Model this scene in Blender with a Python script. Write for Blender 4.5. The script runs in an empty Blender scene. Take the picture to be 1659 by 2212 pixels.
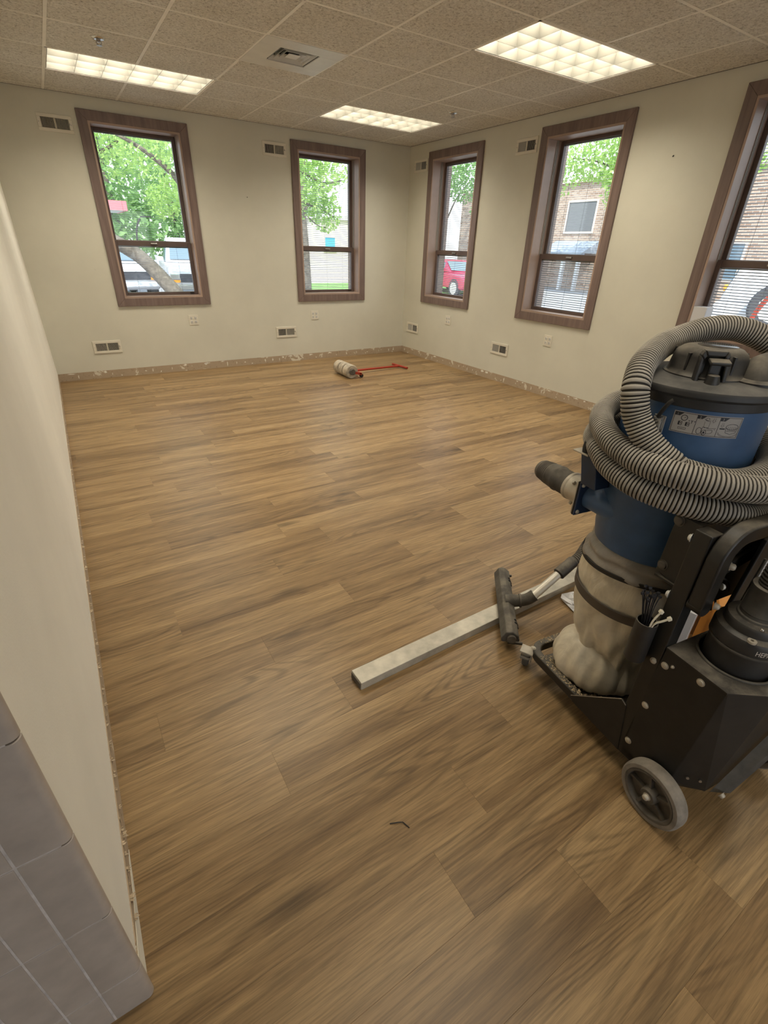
import bpy, bmesh, math, random
from mathutils import Vector, Matrix, Euler

# ------------------------------------------------------------------ camera, sky, sun, exposure
scene = bpy.context.scene
COL = scene.collection
PI = math.pi
cam_d = bpy.data.cameras.new('camera')
cam = bpy.data.objects.new('camera', cam_d)
COL.objects.link(cam)
cam.location = (-4.5046, -6.5756, 1.4405)
cam.rotation_euler = (math.radians(61.0504), math.radians(-1.6423), math.radians(-32.0873))
cam_d.sensor_fit = 'HORIZONTAL'
cam_d.sensor_width = 36.0
cam_d.lens = 36.0 * 1030.25 / 1659.0
cam_d.clip_start = 0.02
cam_d.clip_end = 400
scene.camera = cam

SKY = 3.0
world = bpy.data.worlds.new('sky')
scene.world = world
world.use_nodes = True
wn = world.node_tree.nodes
wl = world.node_tree.links
wn.clear()
w_out = wn.new('ShaderNodeOutputWorld')
w_bg = wn.new('ShaderNodeBackground')
w_ramp = wn.new('ShaderNodeValToRGB')
w_tc = wn.new('ShaderNodeTexCoord')
w_sep = wn.new('ShaderNodeSeparateXYZ')
w_ramp.color_ramp.elements[0].position = 0.0
w_ramp.color_ramp.elements[0].color = (0.94, 0.965, 1.0, 1)
w_ramp.color_ramp.elements[1].position = 0.7
w_ramp.color_ramp.elements[1].color = (0.66, 0.79, 1.0, 1)
wl.new(w_tc.outputs['Generated'], w_sep.inputs[0])
wl.new(w_sep.outputs['Z'], w_ramp.inputs[0])
wl.new(w_ramp.outputs[0], w_bg.inputs[0])
w_bg.inputs[1].default_value = SKY
wl.new(w_bg.outputs[0], w_out.inputs[0])

sun_d = bpy.data.lights.new('sun', 'SUN')
sun_d.energy = 7.0
sun_d.angle = math.radians(0.6)
sun_d.color = (1.0, 0.96, 0.88)
sun = bpy.data.objects.new('sun', sun_d)
COL.objects.link(sun)
sun.rotation_euler = (math.radians(40), 0, math.radians(-35))   # from behind the building, high

scene.view_settings.view_transform = 'Standard'
scene.view_settings.look = 'None'
scene.view_settings.exposure = 0.0
scene.view_settings.gamma = 1.0
scene.view_settings.use_curve_mapping = False
scene.cycles.use_denoising = True
scene.cycles.max_bounces = 10
scene.cycles.diffuse_bounces = 6
scene.cycles.transparent_max_bounces = 24
scene.cycles.sample_clamp_indirect = 6.0

TROFFER = 56.0      # watts of each ceiling troffer
TROFFER_COL = (1.0, 0.905, 0.73)

RND = random.Random(7)

# ------------------------------------------------------------------ node helpers
def new_mat(name):
    m = bpy.data.materials.new(name)
    m.use_nodes = True
    nt = m.node_tree
    return m, nt, nt.nodes['Principled BSDF']

def nd(nt, kind, **kw):
    n = nt.nodes.new('ShaderNode' + kind)
    for k, v in kw.items():
        if k in ('inp',):
            for kk, vv in v.items():
                n.inputs[kk].default_value = vv
        else:
            setattr(n, k, v)
    return n

def ramp(nt, stops, interp='LINEAR'):
    n = nt.nodes.new('ShaderNodeValToRGB')
    cr = n.color_ramp
    cr.interpolation = interp
    while len(cr.elements) > 1:
        cr.elements.remove(cr.elements[-1])
    cr.elements[0].position = stops[0][0]
    cr.elements[0].color = tuple(stops[0][1]) + (1,)
    for p, c in stops[1:]:
        e = cr.elements.new(p)
        e.color = tuple(c) + (1,)
    return n

def noise(nt, vec, scale, detail=3, rough=0.55, dist=0.0):
    n = nt.nodes.new('ShaderNodeTexNoise')
    n.inputs['Scale'].default_value = scale
    n.inputs['Detail'].default_value = detail
    n.inputs['Roughness'].default_value = rough
    n.inputs['Distortion'].default_value = dist
    if vec is not None:
        nt.links.new(vec, n.inputs['Vector'])
    return n

def mixc(nt, fac, a, b, mode='MIX'):
    n = nt.nodes.new('ShaderNodeMix')
    n.data_type = 'RGBA'
    n.blend_type = mode
    for sock, val in ((n.inputs[0], fac), (n.inputs[6], a), (n.inputs[7], b)):
        if hasattr(val, 'is_linked'):
            nt.links.new(val, sock)
        elif isinstance(val, (int, float)):
            sock.default_value = val
        else:
            sock.default_value = tuple(val) + (1,)
    return n.outputs[2]

def bump(nt, height, strength, dist, bsdf):
    b = nt.nodes.new('ShaderNodeBump')
    b.inputs['Strength'].default_value = strength
    b.inputs['Distance'].default_value = dist
    nt.links.new(height, b.inputs['Height'])
    nt.links.new(b.outputs[0], bsdf.inputs['Normal'])

def plain(name, col, rough=0.5, metal=0.0, var=0.0, vscale=8.0, bmp=0.0, bscale=60.0, dust=0.0, dustcol=(0.33, 0.29, 0.23), spec=0.5):
    """solid colour with optional mottling, fine relief and dust lying on up-facing sides"""
    m, nt, b = new_mat(name)
    b.inputs['Roughness'].default_value = rough
    b.inputs['Metallic'].default_value = metal
    b.inputs['Specular IOR Level'].default_value = spec
    b.inputs['Base Color'].default_value = tuple(col) + (1,)
    tc = nd(nt, 'TexCoord')
    src = None
    if var > 0:
        n = noise(nt, tc.outputs['Object'], vscale, 5)
        lo = tuple(max(0, c * (1 - var)) for c in col)
        hi = tuple(min(1, c * (1 + var)) for c in col)
        r = ramp(nt, [(0.3, lo), (0.7, hi)])
        nt.links.new(n.outputs['Fac'], r.inputs[0])
        src = r.outputs[0]
    if dust > 0:
        g = nd(nt, 'NewGeometry')
        s = nd(nt, 'SeparateXYZ')
        nt.links.new(g.outputs['Normal'], s.inputs[0])
        n2 = noise(nt, tc.outputs['Object'], 14.0, 6, 0.65)
        mr = nd(nt, 'MapRange', inp={1: 0.25, 2: 0.95, 3: 0.05, 4: 1.0})
        nt.links.new(s.outputs['Z'], mr.inputs[0])
        mr2 = nd(nt, 'MapRange', inp={1: 0.38, 2: 0.68, 3: 0.15, 4: 1.0})
        nt.links.new(n2.outputs['Fac'], mr2.inputs[0])
        mul = nd(nt, 'Math', operation='MULTIPLY')
        nt.links.new(mr.outputs[0], mul.inputs[0])
        nt.links.new(mr2.outputs[0], mul.inputs[1])
        mul2 = nd(nt, 'Math', operation='MULTIPLY', inp={1: dust})
        nt.links.new(mul.outputs[0], mul2.inputs[0])
        src = mixc(nt, mul2.outputs[0], src if src else tuple(col), dustcol)
        mr3 = nd(nt, 'MapRange', inp={1: 0.0, 2: 1.0, 3: rough, 4: 0.95})
        nt.links.new(mul2.outputs[0], mr3.inputs[0])
        nt.links.new(mr3.outputs[0], b.inputs['Roughness'])
    if src:
        nt.links.new(src, b.inputs['Base Color'])
    if bmp > 0:
        n3 = noise(nt, tc.outputs['Object'], bscale, 4)
        bump(nt, n3.outputs['Fac'], bmp, 0.004, b)
    return m

M = {}
# painted drywall
def wall_mat(name, col):
    m, nt, b = new_mat(name)
    tc = nd(nt, 'TexCoord')
    n1 = noise(nt, tc.outputs['Object'], 1.6, 5, 0.6)
    r = ramp(nt, [(0.3, tuple(c * 0.94 for c in col)), (0.7, tuple(c * 1.04 for c in col))])
    nt.links.new(n1.outputs['Fac'], r.inputs[0])
    n3 = noise(nt, tc.outputs['Object'], 9.0, 6, 0.7)
    r3 = ramp(nt, [(0.69, (1, 1, 1)), (0.74, (0.88, 0.86, 0.82))])
    nt.links.new(n3.outputs['Fac'], r3.inputs[0])
    c = mixc(nt, 1.0, r.outputs[0], r3.outputs[0], 'MULTIPLY')
    nt.links.new(c, b.inputs['Base Color'])
    b.inputs['Roughness'].default_value = 0.62
    n2 = noise(nt, tc.outputs['Object'], 170, 3)
    bump(nt, n2.outputs['Fac'], 0.22, 0.002, b)
    return m
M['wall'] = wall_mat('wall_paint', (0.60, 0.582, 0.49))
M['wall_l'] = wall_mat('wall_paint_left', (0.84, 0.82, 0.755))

# vinyl oak planks
def plank_mat():
    m, nt, b = new_mat('oak_plank')
    tc = nd(nt, 'TexCoord')
    oi = nd(nt, 'ObjectInfo')
    off = nd(nt, 'VectorMath', operation='SCALE')
    off.inputs[0].default_value = (31.0, 17.0, 5.0)
    nt.links.new(oi.outputs['Random'], off.inputs['Scale'])
    add = nd(nt, 'VectorMath', operation='ADD')
    nt.links.new(tc.outputs['Object'], add.inputs[0])
    nt.links.new(off.outputs[0], add.inputs[1])
    def mp(sc):
        k = nd(nt, 'Mapping')
        k.inputs['Scale'].default_value = sc
        nt.links.new(add.outputs[0], k.inputs[0])
        return k.outputs[0]
    broad = noise(nt, mp((0.55, 11.0, 1)), 1.0, 3, 0.5, 0.25)
    blot = noise(nt, mp((2.0, 28.0, 1)), 1.0, 4, 0.6, 0.3)
    warp = noise(nt, mp((1.1, 5.0, 1)), 1.0, 2, 0.5)
    # cathedral grain: contour lines of a stretched height field
    fld = noise(nt, mp((0.75, 6.5, 1)), 1.0, 0.6, 0.35, 0.25)
    k1 = nd(nt, 'Math', operation='MULTIPLY', inp={1: 150.0})
    nt.links.new(fld.outputs['Fac'], k1.inputs[0])
    sn = nd(nt, 'Math', operation='SINE')
    nt.links.new(k1.outputs[0], sn.inputs[0])
    fine = noise(nt, mp((9.0, 240.0, 1)), 1.0, 3, 0.65)
    med = noise(nt, mp((4.0, 75.0, 1)), 1.0, 3, 0.6, 0.2)
    base = ramp(nt, [(0.22, (0.150, 0.091, 0.041)), (0.40, (0.228, 0.143, 0.066)), (0.56, (0.302, 0.197, 0.094)), (0.78, (0.370, 0.250, 0.125))])
    s1 = nd(nt, 'Math', operation='MULTIPLY_ADD', inp={1: 0.34, 2: -0.17})
    nt.links.new(blot.outputs['Fac'], s1.inputs[0])
    s2 = nd(nt, 'Math', operation='ADD')
    nt.links.new(broad.outputs['Fac'], s2.inputs[0])
    nt.links.new(s1.outputs[0], s2.inputs[1])
    rr = nd(nt, 'MapRange', inp={1: 0, 2: 1, 3: -0.085, 4: 0.085})
    nt.links.new(oi.outputs['Random'], rr.inputs[0])
    s3 = nd(nt, 'Math', operation='ADD')
    nt.links.new(s2.outputs[0], s3.inputs[0])
    nt.links.new(rr.outputs[0], s3.inputs[1])
    nt.links.new(s3.outputs[0], base.inputs[0])
    g = nd(nt, 'MapRange', inp={1: 0.1, 2: 1.0, 3: 1.0, 4: 0.64})
    nt.links.new(sn.outputs[0], g.inputs[0])
    # contour grain only in patches
    pm = nd(nt, 'MapRange', inp={1: 0.50, 2: 0.64, 3: 0.05, 4: 0.9})
    nt.links.new(warp.outputs['Fac'], pm.inputs[0])
    gg = nd(nt, 'Mix', data_type='FLOAT')
    gg.inputs[2].default_value = 1.0
    nt.links.new(pm.outputs[0], gg.inputs[0])
    nt.links.new(g.outputs[0], gg.inputs[3])
    f = nd(nt, 'MapRange', inp={1: 0.30, 2: 0.60, 3: 0.66, 4: 1.10})
    nt.links.new(fine.outputs['Fac'], f.inputs[0])
    f2 = nd(nt, 'MapRange', inp={1: 0.3, 2: 0.7, 3: 0.76, 4: 1.14})
    nt.links.new(med.outputs['Fac'], f2.inputs[0])
    mu = nd(nt, 'Math', operation='MULTIPLY')
    nt.links.new(gg.outputs[0], mu.inputs[0])
    nt.links.new(f.outputs[0], mu.inputs[1])
    mu2 = nd(nt, 'Math', operation='MULTIPLY')
    nt.links.new(mu.outputs[0], mu2.inputs[0])
    nt.links.new(f2.outputs[0], mu2.inputs[1])
    # sparse knots
    vo = nd(nt, 'TexVoronoi')
    vo.inputs['Scale'].default_value = 1.0
    nt.links.new(mp((1.5, 5.0, 1)), vo.inputs['Vector'])
    kn = nd(nt, 'MapRange', inp={1: 0.03, 2: 0.16, 3: 0.55, 4: 1.0})
    nt.links.new(vo.outputs['Distance'], kn.inputs[0])
    mu3 = nd(nt, 'Math', operation='MULTIPLY')
    nt.links.new(mu2.outputs[0], mu3.inputs[0])
    nt.links.new(kn.outputs[0], mu3.inputs[1])
    mu2 = mu3
    comb = nd(nt, 'CombineColor')
    for i in range(3):
        nt.links.new(mu2.outputs[0], comb.inputs[i])
    c = mixc(nt, 1.0, base.outputs[0], comb.outputs[0], 'MULTIPLY')
    nt.links.new(c, b.inputs['Base Color'])
    b.inputs['Roughness'].default_value = 0.38
    b.inputs['Specular IOR Level'].default_value = 0.36
    bump(nt, fine.outputs['Fac'], 0.10, 0.001, b)
    return m
M['plank'] = plank_mat()
M['subfloor'] = plain('subfloor_dark', (0.09, 0.06, 0.04), 0.9)

def tile_mat():
    m, nt, b = new_mat('fissured_ceiling_tile')
    tc = nd(nt, 'TexCoord')
    oi = nd(nt, 'ObjectInfo')
    off = nd(nt, 'VectorMath', operation='SCALE')
    off.inputs[0].default_value = (13.0, 29.0, 3.0)
    nt.links.new(oi.outputs['Random'], off.inputs['Scale'])
    add = nd(nt, 'VectorMath', operation='ADD')
    nt.links.new(tc.outputs['Object'], add.inputs[0])
    nt.links.new(off.outputs[0], add.inputs[1])
    n1 = noise(nt, add.outputs[0], 62, 3, 0.55, 0.9)
    r1 = ramp(nt, [(0.30, (0.42, 0.40, 0.36)), (0.42, (0.66, 0.645, 0.60)), (0.60, (0.82, 0.81, 0.76))])
    nt.links.new(n1.outputs['Fac'], r1.inputs[0])
    n2 = noise(nt, add.outputs[0], 2.0, 3)
    r2 = ramp(nt, [(0.3, (0.90, 0.88, 0.85)), (0.7, (1, 1, 1))])
    nt.links.new(n2.outputs['Fac'], r2.inputs[0])
    c = mixc(nt, 1.0, r1.outputs[0], r2.outputs[0], 'MULTIPLY')
    nt.links.new(c, b.inputs['Base Color'])
    b.inputs['Roughness'].default_value = 0.95
    b.inputs['Specular IOR Level'].default_value = 0.1
    bump(nt, n1.outputs['Fac'], 1.0, 0.014, b)
    return m
M['ctile'] = tile_mat()
M['grid'] = plain('grid_paint', (0.82, 0.80, 0.74), 0.55, var=0.06)
M['angle'] = plain('wall_angle_shadow_gap', (0.10, 0.09, 0.08), 0.7)

def trim_wood():
    m, nt, b = new_mat('stained_trim_wood')
    tc = nd(nt, 'TexCoord')
    k = nd(nt, 'Mapping')
    k.inputs['Scale'].default_value = (30, 30, 2.2)
    nt.links.new(tc.outputs['Object'], k.inputs[0])
    n1 = noise(nt, k.outputs[0], 1.0, 5, 0.6, 0.4)
    r1 = ramp(nt, [(0.25, (0.125, 0.085, 0.071)), (0.55, (0.178, 0.125, 0.107)), (0.8, (0.235, 0.168, 0.146))])
    nt.links.new(n1.outputs['Fac'], r1.inputs[0])
    nt.links.new(r1.outputs[0], b.inputs['Base Color'])
    b.inputs['Roughness'].default_value = 0.42
    return m
M['trim'] = trim_wood()
M['jamb'] = plain('jamb_wood', (0.34, 0.245, 0.195), 0.45, var=0.12, vscale=3)
M['sash'] = plain('sash_brown', (0.105, 0.072, 0.062), 0.45, var=0.15, vscale=5)
M['track'] = plain('sash_track', (0.30, 0.27, 0.23), 0.5)
M['slat'] = plain('blind_slat', (0.24, 0.24, 0.24), 0.45)
M['cord'] = plain('blind_cord', (0.10, 0.10, 0.10), 0.8)

def glass_mat(name, tint, refl=0.05):
    m, nt, b = new_mat(name)
    nt.nodes.remove(b)
    t = nd(nt, 'BsdfTransparent')
    t.inputs[0].default_value = tuple(tint) + (1,)
    g = nd(nt, 'BsdfGlossy')
    g.inputs['Roughness'].default_value = 0.03
    fr = nd(nt, 'LayerWeight')
    pw = nd(nt, 'Math', operation='POWER', inp={1: 4.0})
    nt.links.new(fr.outputs['Facing'], pw.inputs[0])
    ma = nd(nt, 'Math', operation='MULTIPLY_ADD', inp={1: 0.5, 2: 0.025})
    nt.links.new(pw.outputs[0], ma.inputs[0])
    mx = nd(nt, 'MixShader')
    nt.links.new(ma.outputs[0], mx.inputs[0])
    nt.links.new(t.outputs[0], mx.inputs[1])
    nt.links.new(g.outputs[0], mx.inputs[2])
    out = nt.nodes['Material Output']
    nt.links.new(mx.outputs[0], out.inputs[0])
    return m
M['glass'] = glass_mat('window_glass', (0.93, 0.95, 0.94))

def strip_mat():
    m, nt, b = new_mat('torn_drywall_strip')
    tc = nd(nt, 'TexCoord')
    n1 = noise(nt, tc.outputs['Object'], 5.2, 5, 0.62, 0.5)
    r = ramp(nt, [(0.0, (0.36, 0.275, 0.19)), (0.60, (0.40, 0.31, 0.215)), (0.62, (0.62, 0.57, 0.46)), (1.0, (0.66, 0.61, 0.50))])
    nt.links.new(n1.outputs['Fac'], r.inputs[0])
    n2 = noise(nt, tc.outputs['Object'], 40, 5, 0.7)
    r2 = ramp(nt, [(0.33, (0.55, 0.5, 0.45)), (0.42, (1, 1, 1))])
    nt.links.new(n2.outputs['Fac'], r2.inputs[0])
    c = mixc(nt, 1.0, r.outputs[0], r2.outputs[0], 'MULTIPLY')
    nt.links.new(c, b.inputs['Base Color'])
    b.inputs['Roughness'].default_value = 0.9
    bump(nt, n1.outputs['Fac'], 0.5, 0.006, b)
    return m
M['strip'] = strip_mat()
M['paper'] = plain('torn_paper', (0.50, 0.40, 0.28), 0.9, var=0.25, vscale=30)
M['remnant'] = plain('paint_remnant', (0.72, 0.69, 0.60), 0.8, var=0.08)

M['ceramic'] = plain('glazed_tile', (0.40, 0.35, 0.31), 0.32, var=0.10, vscale=22, bmp=0.05)
M['grout'] = plain('grout', (0.50, 0.46, 0.44), 0.9, var=0.2, vscale=40)
M['cream'] = plain('cream_metal', (0.66, 0.62, 0.52), 0.45)
M['vane'] = plain('register_vane', (0.40, 0.385, 0.34), 0.5)
M['offwhite'] = plain('off_white_metal', (0.62, 0.61, 0.57), 0.4, var=0.06)
M['dark'] = plain('dark_void', (0.012, 0.011, 0.010), 0.8)
M['chrome'] = plain('chrome', (0.62, 0.61, 0.58), 0.22, 1.0)
M['steel'] = plain('dull_steel', (0.42, 0.40, 0.37), 0.38, 0.9, var=0.15, vscale=60)
M['blade'] = plain('louver_blade', (0.155, 0.150, 0.130), 0.5)
M['reflector'] = plain('reflector_white', (0.8, 0.78, 0.7), 0.5)

M['black'] = plain('black_powder_coat', (0.011, 0.0105, 0.010), 0.42, var=0.35, vscale=9, dust=0.55)
M['black_side'] = plain('black_sheet_steel', (0.009, 0.0085, 0.008), 0.5, var=0.5, vscale=7, dust=0.35)
M['plastic'] = plain('black_plastic', (0.020, 0.019, 0.019), 0.45, var=0.3, vscale=12, dust=0.62)
M['lid'] = plain('dusty_lid_plastic', (0.026, 0.026, 0.027), 0.5, var=0.3, vscale=12, dust=0.65, dustcol=(0.19, 0.18, 0.165))
M['rubber'] = plain('grey_dusty_rubber', (0.060, 0.055, 0.048), 0.75, var=0.4, vscale=25, dust=0.5)
M['blue'] = plain('blue_enamel', (0.038, 0.092, 0.200), 0.42, var=0.28, vscale=6, dust=0.42, dustcol=(0.20, 0.23, 0.27))
M['blue_dark'] = plain('dark_blue_plate', (0.010, 0.024, 0.058), 0.42, var=0.25, vscale=10, dust=0.3)
M['alu'] = plain('worn_aluminium', (0.46, 0.43, 0.36), 0.45, 0.35, var=0.22, vscale=16, bmp=0.15, bscale=90)
M['cast'] = plain('cast_aluminium', (0.46, 0.42, 0.35), 0.5, 0.4, var=0.15, vscale=25, bmp=0.15)
M['tyre'] = plain('grey_tyre', (0.21, 0.185, 0.155), 0.8, var=0.3, vscale=25, bmp=0.3)
M['hub'] = plain('dark_grey_rim', (0.095, 0.083, 0.070), 0.7, var=0.3, vscale=25, dust=0.45)
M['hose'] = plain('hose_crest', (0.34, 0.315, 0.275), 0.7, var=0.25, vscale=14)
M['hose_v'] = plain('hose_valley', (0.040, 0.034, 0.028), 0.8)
M['hose_dk'] = plain('dark_hose', (0.045, 0.040, 0.034), 0.7, var=0.3)
M['white_pl'] = plain('white_plastic', (0.72, 0.67, 0.55), 0.4)
M['ink'] = plain('label_ink', (0.018, 0.018, 0.024), 0.5)
M['sticker'] = plain('label_paper', (0.36, 0.34, 0.32), 0.45, var=0.06)
M['letter'] = plain('white_lettering', (0.68, 0.64, 0.58), 0.5)
M['red'] = plain('red_paint', (0.34, 0.035, 0.015), 0.4, var=0.2)
M['roller'] = plain('scuffed_roller_rubber', (0.42, 0.37, 0.29), 0.75, var=0.35, vscale=18, bmp=0.2)
M['orange'] = plain('orange_carton', (0.62, 0.27, 0.05), 0.6)
M['brown'] = plain('brown_carton', (0.22, 0.12, 0.055), 0.8, var=0.15)
M['whitebox'] = plain('white_carton', (0.62, 0.62, 0.64), 0.6)
M['glossy'] = plain('glossy_black_plastic', (0.05, 0.05, 0.05), 0.18)
M['strap'] = plain('black_elastic_strap', (0.020, 0.018, 0.016), 0.75)
M['band'] = plain('dusty_band', (0.085, 0.066, 0.050), 0.7, var=0.2)
M['dustchip'] = plain('plaster_chips', (0.50, 0.40, 0.26), 0.95, var=0.3, vscale=80)

def bag_mat(name, col, trans):
    m, nt, b = new_mat(name)
    tc = nd(nt, 'TexCoord')
    n1 = noise(nt, tc.outputs['Object'], 7, 4, 0.6, 0.6)
    r = ramp(nt, [(0.3, tuple(c * 0.62 for c in col)), (0.7, col)])
    nt.links.new(n1.outputs['Fac'], r.inputs[0])
    nt.links.new(r.outputs[0], b.inputs['Base Color'])
    b.inputs['Roughness'].default_value = 0.38
    b.inputs['Specular IOR Level'].default_value = 0.55
    t = nd(nt, 'BsdfTranslucent')
    nt.links.new(r.outputs[0], t.inputs[0])
    mx = nd(nt, 'MixShader', inp={0: trans})
    nt.links.new(b.outputs[0], mx.inputs[1])
    nt.links.new(t.outputs[0], mx.inputs[2])
    nt.links.new(mx.outputs[0], nt.nodes['Material Output'].inputs[0])
    k = nd(nt, 'Mapping')
    k.inputs['Scale'].default_value = (11, 11, 4)
    nt.links.new(tc.outputs['Object'], k.inputs[0])
    n2 = noise(nt, k.outputs[0], 1.0, 4, 0.55, 1.2)
    bump(nt, n2.outputs['Fac'], 0.35, 0.02, b)
    return m
M['bag'] = bag_mat('dust_filled_plastic_bag', (0.86, 0.78, 0.62), 0.10)
M['film'] = bag_mat('grey_plastic_film', (0.46, 0.42, 0.365), 0.2)

# outdoors
M['asphalt'] = plain('asphalt', (0.34, 0.34, 0.36), 0.9, var=0.15, vscale=2)
M['concrete'] = plain('pale_concrete', (0.62, 0.60, 0.57), 0.85, var=0.08, vscale=1.0)
def leafy(name, c1, c2):
    m, nt, b = new_mat(name)
    tc = nd(nt, 'TexCoord')
    n1 = noise(nt, tc.outputs['Object'], 1.7, 4, 0.7)
    r = ramp(nt, [(0.3, c1), (0.7, c2)])
    nt.links.new(n1.outputs['Fac'], r.inputs[0])
    nt.links.new(r.outputs[0], b.inputs['Base Color'])
    b.inputs['Roughness'].default_value = 0.5
    t = nd(nt, 'BsdfTranslucent')
    nt.links.new(r.outputs[0], t.inputs[0])
    mx = nd(nt, 'MixShader', inp={0: 0.5})
    nt.links.new(b.outputs[0], mx.inputs[1])
    nt.links.new(t.outputs[0], mx.inputs[2])
    nt.links.new(mx.outputs[0], nt.nodes['Material Output'].inputs[0])
    return m
M['leaf'] = leafy('tree_leaves', (0.27, 0.46, 0.11), (0.58, 0.75, 0.27))
M['leaf2'] = leafy('far_leaves', (0.17, 0.32, 0.11), (0.34, 0.52, 0.20))
M['grass'] = plain('grass_blades', (0.18, 0.42, 0.08), 0.8, var=0.3, vscale=3)
M['bark'] = plain('bark', (0.15, 0.125, 0.10), 0.9, var=0.4, vscale=12, bmp=0.6, bscale=30)
def brick_mat(name, c1, c2, mort):
    m, nt, b = new_mat(name)
    tc = nd(nt, 'TexCoord')
    sx = nd(nt, 'SeparateXYZ')
    nt.links.new(tc.outputs['Object'], sx.inputs[0])
    k = nd(nt, 'CombineXYZ')
    nt.links.new(sx.outputs['Y'], k.inputs['X'])
    nt.links.new(sx.outputs['Z'], k.inputs['Y'])
    bt = nd(nt, 'TexBrick')
    bt.inputs['Scale'].default_value = 1.0
    bt.inputs['Brick Width'].default_value = 0.26
    bt.inputs['Row Height'].default_value = 0.09
    bt.inputs['Mortar Size'].default_value = 0.009
    bt.inputs['Color1'].default_value = c1 + (1,)
    bt.inputs['Color2'].default_value = c2 + (1,)
    bt.inputs['Mortar'].default_value = mort + (1,)
    nt.links.new(k.outputs[0], bt.inputs[0])
    nt.links.new(bt.outputs[0], b.inputs['Base Color'])
    b.inputs['Roughness'].default_value = 0.9
    return m
M['brick'] = brick_mat('far_brick', (0.30, 0.19, 0.14), (0.46, 0.34, 0.27), (0.56, 0.50, 0.45))
M['stucco'] = plain('pale_stucco', (0.72, 0.62, 0.55), 0.9)
M['carwhite'] = plain('white_car_paint', (0.66, 0.66, 0.69), 0.2)
M['carred'] = plain('red_car_paint', (0.55, 0.03, 0.09), 0.2)
M['carblue'] = plain('dark_blue_car_paint', (0.05, 0.08, 0.16), 0.2)
M['carglass'] = plain('car_glass', (0.16, 0.22, 0.28), 0.08)
M['cartyre'] = plain('car_tyre', (0.05, 0.05, 0.06), 0.8)
M['amber'] = plain('amber_lens', (0.85, 0.35, 0.04), 0.3)
M['vent_dark'] = plain('dark_louvre', (0.16, 0.16, 0.17), 0.7)
M['slate'] = plain('slate_metal_roof', (0.32, 0.37, 0.45), 0.5)
M['bluepaint'] = plain('bright_blue_paint', (0.08, 0.40, 0.75), 0.5)
M['lavender'] = plain('pale_blue_sign', (0.55, 0.58, 0.85), 0.5)
M['redstripe'] = plain('red_fascia', (0.70, 0.20, 0.22), 0.6)

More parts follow.
